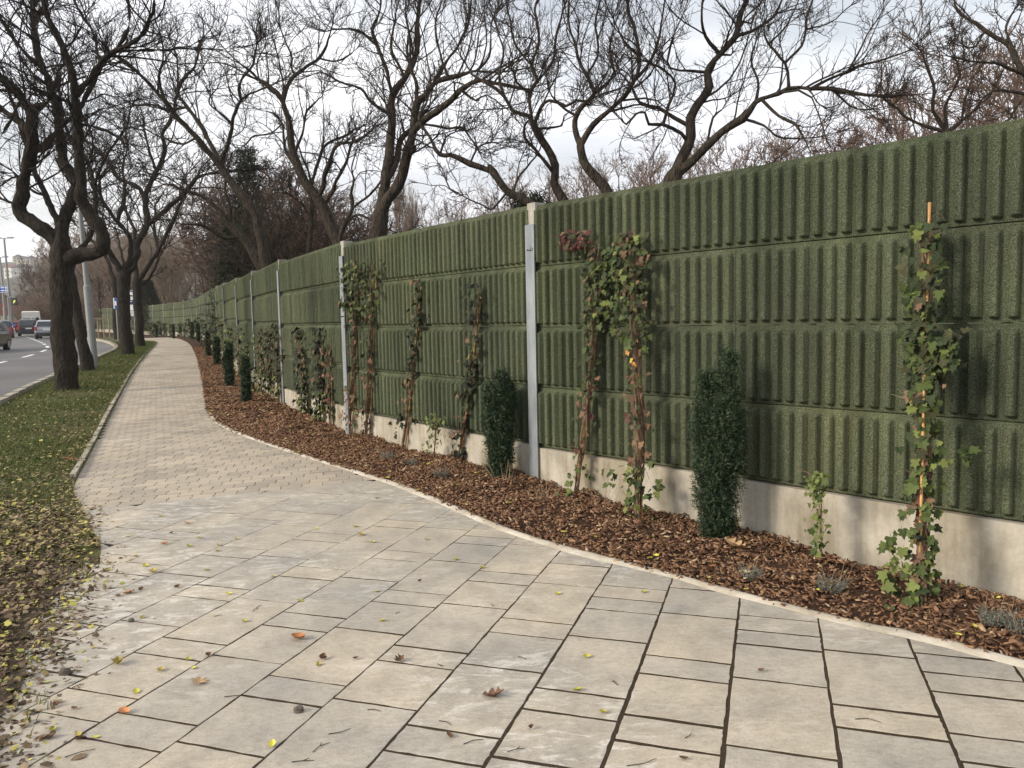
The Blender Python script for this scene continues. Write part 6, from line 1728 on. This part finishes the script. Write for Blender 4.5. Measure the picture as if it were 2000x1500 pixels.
def small_ivy(label, path_px, n, seed):
    climber(label, path_px, [(path_px[-1][1], path_px[0][1]-30, n, 20, 'light'), (path_px[-1][1]-4, path_px[-1][1]+45, n//2, 26, 'light'), (path_px[0][1]-50, path_px[0][1], n//4, 20, 'light')], nstem=3, spread=.012, seed=seed, size=.042, name='young_ivy', clear=.22)
small_ivy('young light green ivy against the concrete plinth, between the large yew and tallest ivy', [(1606, 1092), (1604, 1000), (1604, 920)], 24, 41)
small_ivy('young light green ivy against the plinth between two thin canes', [(848, 902), (853, 850), (856, 805)], 26, 42)
def tuft(label, bx, by, h, n, seed, mat=M_LAVENDER, r=.05, name='lavender', group=None):
    rg = np.random.default_rng(seed); b = gnd(bx, by); z = bed_z(b[:2]); b = at(bx, by, b[1]+z*-2.0 if False else b[1])
    e = empty(name, (b[0], b[1], bed_z(b[:2])-.01), label, 'plant', group)
    a = rg.uniform(0, 2*np.pi, n); rr_ = r*np.sqrt(rg.random(n)); C = np.stack([np.cos(a)*rr_, np.sin(a)*rr_, rg.random(n)*.015], -1)
    D = np.stack([np.cos(a)*.45, np.sin(a)*.45, np.ones(n)], -1)+rg.normal(0, .18, (n, 3))
    V, F = sprays(C, D, rg.uniform(.5, 1.0, n)*h, 10, .016, .0017, .7, rg)
    link('foliage', np_mesh('foliage', V, F), mat, e, kind='stuff')
    mb = MB()
    for i in range(8):
        j = rg.integers(n); mb.tube([C[j], C[j]+norm(D[j])*h*1.0, C[j]+norm(D[j])*h*1.7+rg.normal(0, .012, 3)], [.0016, .0012, .0009], 4, cap=False)
    mb.build('stalk', M_STEM, e)
tuft('grey lavender tuft in the bark just left of the tallest ivy', 1625, 1150, .10, 110, 1)
tuft('grey lavender tuft with tall stalks at the far right end of the bark bed', 1945, 1212, .10, 110, 2)
tuft('grey lavender tuft by the large brown leaf, right of the big yew', 1466, 1135, .09, 70, 3)
tuft('grey lavender tuft in the bark near the young ivy between the canes', 862, 935, .10, 80, 4)
tuft('thin grey tuft left of the young ivy between the canes', 803, 912, .09, 60, 5)
tuft('grey tuft at the bed edge below the sparse climber', 757, 905, .11, 80, 6)
tuft('pale tuft cut off at the right edge of the picture', 1996, 1228, .09, 70, 7)
M_DRY = island('dry_stalk', [(0, (0.16, 0.10, 0.06)), (1, (0.36, 0.27, 0.17))])
def stalks(label, bx, by, h, n, seed, r=.09):
    rg = np.random.default_rng(seed); b = gnd(bx, by); e = empty('dry_stalks', (b[0], b[1], bed_z(b[:2])-.01), label, 'plant'); mb = MB()
    for i in range(n):
        a = rg.uniform(0, 6.28); q = np.array([math.cos(a), math.sin(a), 0])*r*rg.random(); d = np.array([math.cos(a)*.35, math.sin(a)*.35, 1])+rg.normal(0, .15, 3)
        mb.tube([q, q+d*h*.5*rg.uniform(.6, 1), q+d*h*rg.uniform(.7, 1.1)+rg.normal(0, .02, 3)], [.0022, .0016, .001], 4, cap=False)
    mb.build('stalk', M_DRY, e)
stalks('dry thin stalks at the foot of the upright yew', 985, 958, .20, 14, 1)
stalks('dry brown stalks in the bark left of the orange bamboo stake', 1060, 985, .16, 22, 2, .14)
stalks('dry stalks between the red topped ivy and the broad headed ivy', 1175, 1000, .30, 8, 3, .08)
stalks('thin bare stalks at the foot of the capped post', 1072, 925, .24, 5, 4, .05)

# ------------------------------------------------------------------ grass, litter and leaves
def in_verge(P):
    """between kerb and path / litter line"""
    l = nearest_many(VL2, P); return l
n = 170000
Yg = 2.2+43*rng.random(n)**1.7
lx = np.interp(Yg, VL2[:, 1], VL2[:, 0]); ks = KV2[np.argsort(KV2[:, 1])]; kx = np.interp(Yg, ks[:, 1], ks[:, 0]); kx = np.maximum(kx, -0.66*Yg-0.6)
f_ = rng.random(n); Xg = lx+(kx-lx)*f_
Pg = np.column_stack([Xg, Yg])
def verge_height(P):
    tt = np.clip((P[:, 0]-np.interp(P[:, 1], VL2[:, 1], VL2[:, 0]))/np.minimum(-.5, np.interp(P[:, 1], ks[:, 1], ks[:, 0])-np.interp(P[:, 1], VL2[:, 1], VL2[:, 0])), 0, 1)
    nr = np.clip((P[:, 1]-4.5)/5, 0, 1)
    return R(P[:, 1])+.001+nr*(.011+.05*np.sin(np.pi*tt))+nr*.03*(vnoise(np.column_stack([P*0.9, P[:, 0]*0]))-.5)*np.sin(np.pi*tt)
cl = vnoise(np.column_stack([Pg*1.1, Pg[:, 0]*0+3])); cl2 = vnoise(np.column_stack([Pg*4.0, Pg[:, 0]*0+8]))
dens = np.clip((Yg-4.5)/5.0, 0.04, 1)*np.clip(.35+1.5*(cl-.3)+.8*(cl2-.5), .05, 1)
keep = (rng.random(n) < dens) & (kx < lx-.02); Pg = Pg[keep]; n = len(Pg)
hz_ = rng.uniform(.035, .085, n)*np.clip(.6+Pg[:, 1]/30, .6, 1.3); a = rng.uniform(0, 2*np.pi, n); w = .0022+.00022*Pg[:, 1]
base = np.column_stack([Pg, verge_height(Pg)-.005]); dx = np.column_stack([np.cos(a), np.sin(a), a*0])*w[:, None]
ln = np.column_stack([np.cos(a*1.7)*.6, np.sin(a*1.7)*.6, np.ones(n)*.8])+rng.normal(0, .2, (n, 3)); mid = base+ln*(hz_*.55)[:, None]; ln[:, 2] -= .35; tip = mid+ln*(hz_*.5)[:, None]
V = np.stack([base-dx, base+dx, mid+dx*.8, mid-dx*.8, tip+dx*.1, tip-dx*.1], 1).reshape(-1, 3); o = np.arange(n)[:, None]*6
F = np.concatenate([o+np.array([0, 1, 2, 3]), o+np.array([3, 2, 4, 5])])
link('grass', np_mesh('grass', V, F), M_GRASS, kind='stuff')
# thick litter where the slabs end
n = 42000
Yl = 1.6+7.0*rng.random(n); bx_ = np.interp(Yl, LB[::-1][:, 1], LB[::-1][:, 0]); wob = (vnoise(np.column_stack([Yl*2.2, Yl*0, Yl*0]))-.5)*.5
spill = np.abs(rng.normal(0, 1, n)); u = rng.random(n)
Xl = np.where(u < .10, bx_+wob*.4+spill*.16, bx_+wob*.5-rng.random(n)**1.1*(1.1+.42*Yl))
zl = np.where(Xl > bx_, .004, 0.016+.03*np.clip((bx_-Xl)*2, 0, 1))+rng.random(n)*.022*(Xl < bx_)
k_ = (Yl < 5.8) | (rng.random(n) < (1-(Yl-5.8)/3.2)*.8)
C = np.column_stack([Xl, Yl, zl])[k_]
V, F = scatter(C, .017, .043, .55, .001, .38, 'l', thin=True)
n2 = 6500
Y2_ = 5.5+26*rng.random(n2)**1.5; lx2 = np.interp(Y2_, VL2[:, 1], VL2[:, 0]); kx2 = np.maximum(np.interp(Y2_, ks[:, 1], ks[:, 0]), -.66*Y2_-.4); X2_ = lx2+(kx2-lx2)*rng.random(n2)**1.25
P2_ = np.column_stack([X2_, Y2_]); V2, F2 = scatter(np.column_stack([P2_, verge_height(P2_)+.015+.025*rng.random(n2)]), .022, .045, .6, .001, .3, 'l', thin=True)
link('leaf_litter', np_mesh('leaf_litter', V, F), M_LITTER, kind='stuff')
link('leaf_litter', np_mesh('leaf_litter', V2, F2), M_LITTER_GRASS, kind='stuff')
# dirt film under the litter spill
dirt = sheet('bare_earth', np.column_stack([LB[:, 0]+.02+.10*vnoise(np.column_stack([LB*3, LB[:, 0]*0])), LB[:, 1]]), np.column_stack([LB[:, 0]*0-9, LB[:, 1]]), M_EARTH, .0075, 14)

M_LEAFY = leafmat('leaf_yellow', (0.50, 0.46, 0.08), .18); M_LEAFO = leafmat('leaf_orange', (0.44, 0.20, 0.085), .3); M_LEAFB = leafmat('leaf_brown', (0.135, 0.075, 0.048), .35)
M_LEAFT = leafmat('leaf_tan', (0.45, 0.30, 0.16), .25); M_LEAFYB = leafmat('leaf_yellow_brown', (0.36, 0.29, 0.08), .5); M_STONE = plain('pebble', (0.10, 0.085, 0.07), .9)
def fallen_leaf(x, y, off, mat, size, label, group=None, lobed=False, curl=.25, seed=0, z=None):
    rg = random.Random(seed*31+int(x)); b = gnd(x, y)
    if z is None: z = 0.006
    nseg = 9; V = []; F = []
    for i in range(nseg+1):
        t = i/nseg; w = .36*math.sin(math.pi*min(1, t*.94+.03))**.8
        if lobed: w *= 1+.55*math.sin(t*math.pi*6.5)
        y_ = t-.5; c = curl*(y_*y_*2.2)
        for k in (-1, -.5, 0, .5, 1):
            V.append((k*w*rg.uniform(.9, 1.1), y_, c+abs(k)**1.6*curl*.9*w*1.8+rg.uniform(-.02, .02)))
    for i in range(nseg):
        for k in range(4): F.append([i*5+k, i*5+k+1, (i+1)*5+k+1, (i+1)*5+k])
    V += [(-.015, -.5, 0), (.015, -.5, 0), (.01, -.78, .05), (-.01, -.78, .05)]; n0 = len(V); F.append([n0-4, n0-3, n0-2, n0-1])
    o = link('fallen_leaf', np_mesh('fallen_leaf', V, F, True), mat); tag(o, label, 'leaf', group)
    o.location = (b[0], b[1], z); o.rotation_euler = (rg.gauss(0, .15), rg.gauss(0, .15), rg.uniform(0, 6.28)); o.scale = (size*.88,)*3
    return o
gY = 'small yellow leaves lying on the paving slabs'
def conv(ox, oy, sc, pts): return [(ox+x/sc, oy+y/sc) for x, y in pts]
yel = conv(0, 1150, 2.857, [(795, 165), (1277, 35), (1368, 187), (1675, 72), (497, 205), (378, 188), (275, 290), (1050, 400), (895, 462), (1080, 447), (760, 582), (295, 795), (440, 822), (535, 835), (1520, 880), (1778, 430)]) + \
      conv(600, 1000, 2.857, [(668, 157), (365, 173), (390, 447), (420, 613), (65, 857), (1510, 1000), (1650, 1127), (825, 270), (980, 315), (1400, 463), (1880, 452), (1560, 815)]) + \
      conv(100, 930, 4.0, [(855, 318), (600, 475), (1155, 487), (1075, 552), (1300, 590), (1310, 545), (660, 627), (740, 710), (440, 740), (205, 645), (1215, 737), (1735, 792), (120, 402), (1450, 497), (540, 208), (380, 242)]) + conv(500, 900, 2.857, [(675, 212), (335, 383), (555, 372)])
for i, (x, y) in enumerate(yel):
    fallen_leaf(x, y, 0, M_LEAFY if i % 4 else M_LEAFYB, random.uniform(.032, .05)*(1.0 if y > 1150 else 1.1), 'small yellow leaf lying on the pale paving slabs', gY, curl=random.uniform(.1, .45), seed=i)
gBn = 'small brown leaves lying on the paving slabs'
for i, (x, y) in enumerate(conv(0, 1150, 2.857, [(315, 657), (415, 675), (455, 135), (790, 10), (1165, 380), (1800, 395)]) + conv(600, 1000, 2.857, [(95, 823), (270, 825), (630, 392), (795, 1262), (1250, 1215)]) + conv(100, 930, 4, [(700, 893), (940, 450), (330, 375), (180, 860), (985, 872)]) + conv(1300, 1150, 2.857, [(535, 465), (565, 55), (100, 957)])):
    fallen_leaf(x, y, 0, M_LEAFB, random.uniform(.03, .05), 'small brown leaf lying on the pale paving slabs', gBn, curl=random.uniform(.3, .7), seed=100+i)
for x, y, m_, s_, lab, lob, cu in ((965, 1361, M_LEAFB, .105, 'large dark brown curled leaf alone on the slab in the middle foreground', True, .3), (583, 1250, M_LEAFO, .085, 'orange brown rolled leaf beside a long joint, above the foreground centre', False, .5),
        (389, 1334, M_LEAFT, .095, 'tan flat lobed leaf on a slab in the left foreground', True, .15), (231, 1299, M_LEAFYB, .075, 'crumpled yellow brown leaf on a slab at the left', True, .6),
        (243, 1394, M_LEAFO, .06, 'reddish leaf lying in a cross joint at the lower left', False, .4), (95, 1444, M_LEAFB, .06, 'brown rounded leaf near the litter in the bottom left corner', False, .3), (231, 1165, M_LEAFB, .045, 'flat dark leaf scrap in a joint at the left', False, .2),
        (300, 1119, M_LEAFYB, .075, 'yellow brown leaf beside a long joint in the upper left of the slabs', True, .4), (252, 1160, M_LEAFO, .075, 'pale orange leaf on a slab near the litter edge', True, .3), (322, 1064, M_LEAFO, .06, 'orange leaf on a far slab left of the middle', True, .4),
        (366, 1024, M_LEAFT, .06, 'tan leaf on a far slab near the brick path', False, .4), (706, 1046, M_LEAFYB, .075, 'yellow brown crumpled leaf on a slab near the bed edge', True, .3), (136, 905, M_LEAFO, .14, 'bright orange leaf on the grass by the path edging', True, .3),
        (780, 1292, M_LEAFB, .06, 'dark brown leaf on a lime stained slab in the centre', True, .5)):
    fallen_leaf(x, y, 0, m_, s_, lab, None, lob, cu, seed=int(x), z=.05 if x == 136 else None)
for x, y, m_, s_, lab in ((1433, 1078, M_LEAFT, .17, 'large pale brown leaf on the bark at the foot of the big yew'), (1392, 1113, M_LEAFO, .06, 'small red orange leaf on the bark below the big yew'), (1457, 1135, leafmat('leaf_cream', (0.62, 0.55, 0.28)), .07, 'cream yellow leaf on the bark beside a lavender tuft')):
    o = fallen_leaf(x, y, 0, m_, s_, lab, None, True, .35, seed=int(x)); p = o.location; o.location.z = bed_z((p[0], p[1]))+.035
gM = 'small yellow leaves on the bark bed'
rl = random.Random(9)
for i in range(60):
    k = rl.choice([j for j in range(len(Wd)) if 3.3 < Wd[j][1] < 16]); t = rl.random()**1.8*.8; p = bed_point(k, t)
    o = fallen_leaf(1000, 1100, 0, M_LEAFY if i % 3 else M_LEAFYB, rl.uniform(.03, .06), 'small yellow leaf lying on the brown bark bed', gM, curl=.3, seed=300+i)
    o.location = (p[0], p[1], bed_z(p)+.03)
gT = 'thin twigs lying on the paving slabs'
for i, (x, y, L, a) in enumerate([(663, 1430, .085, .5), (628, 1462, .08, .9), (731, 1390, .06, -.3), (869, 1414, .06, -.6), (925, 1451, .08, .4), (1009, 1467, .07, .3), (1253, 1490, .12, .4), (777, 1199, .03, .8), (157, 1473, .10, .55), (592, 1489, .08, .1), (426, 1204, .04, .5), (505, 1186, .05, 1.3), (500, 1193, .05, 1.2), (153, 1341, .05, .8), (1695, 1410, .09, -.35), (1344, 1438, .05, .9), (1020, 1287, .05, -.7), (860, 1301, .04, -.8), (200, 1268, .05, -.1), (960, 1183, .04, 2.0), (460, 1361, .09, .15), (1202, 1335, .05, 1.8)]):
    b = gnd(x, y); mb = MB(); q0 = np.array([-L/2, 0, .004]); bend = random.uniform(-.25, .25)*L
    mb.tube([q0, np.array([0, bend, .007]), np.array([L/2, bend*.2, .004])], [.0017, .0015, .001], 5)
    if i % 4 == 1: mb.tube([np.array([0, bend, .006]), np.array([L*.25, bend+L*.2, .006])], [.0018, .001], 5)
    o = mb.build('twig', M_STEM if False else M_TWIG_STREET); o.location = (b[0], b[1], .001); o.rotation_euler = (0, 0, a); tag(o, 'thin dark twig lying on the pale paving slabs', 'twig', gT)
for x, y, s_, lab in ((126, 1318, .026, 'dark brown pebble in a joint beside the leaf litter'), (584, 1391, .022, 'dark cone shaped pebble by a long joint in the foreground'), (257, 1215, .018, 'small dark pointed pebble in a joint at the left')):
    b = gnd(x, y); bm = bmesh.new(); bmesh.ops.create_icosphere(bm, subdivisions=2, radius=1)
    for v in bm.verts:
        k = .8+.4*random.random(); v.co = Vector((v.co.x*k, v.co.y*k*.8, v.co.z*.75*k))
    me = bpy.data.meshes.new('pebble'); bm.to_mesh(me); bm.free(); o = link('pebble', me, M_STONE); o.location = (b[0], b[1], s_*.55); o.scale = (s_,)*3; tag(o, lab, 'pebble')

# ------------------------------------------------------------------ air
hm = bpy.data.materials.new('haze'); hm.use_nodes = True; ht = hm.node_tree; ht.nodes.clear()
ho = ht.nodes.new('ShaderNodeOutputMaterial'); hv = ht.nodes.new('ShaderNodeVolumePrincipled')
hv.inputs['Color'].default_value = (0.90, 0.93, 0.98, 1); hv.inputs['Density'].default_value = 0.00032; hv.inputs['Anisotropy'].default_value = 0.2
ht.links.new(hv.outputs[0], ho.inputs['Volume'])
mb = MB(); mb.box((0, 650, 58), (3900, 2400, 120)); mb.build('haze', hm, kind='stuff')
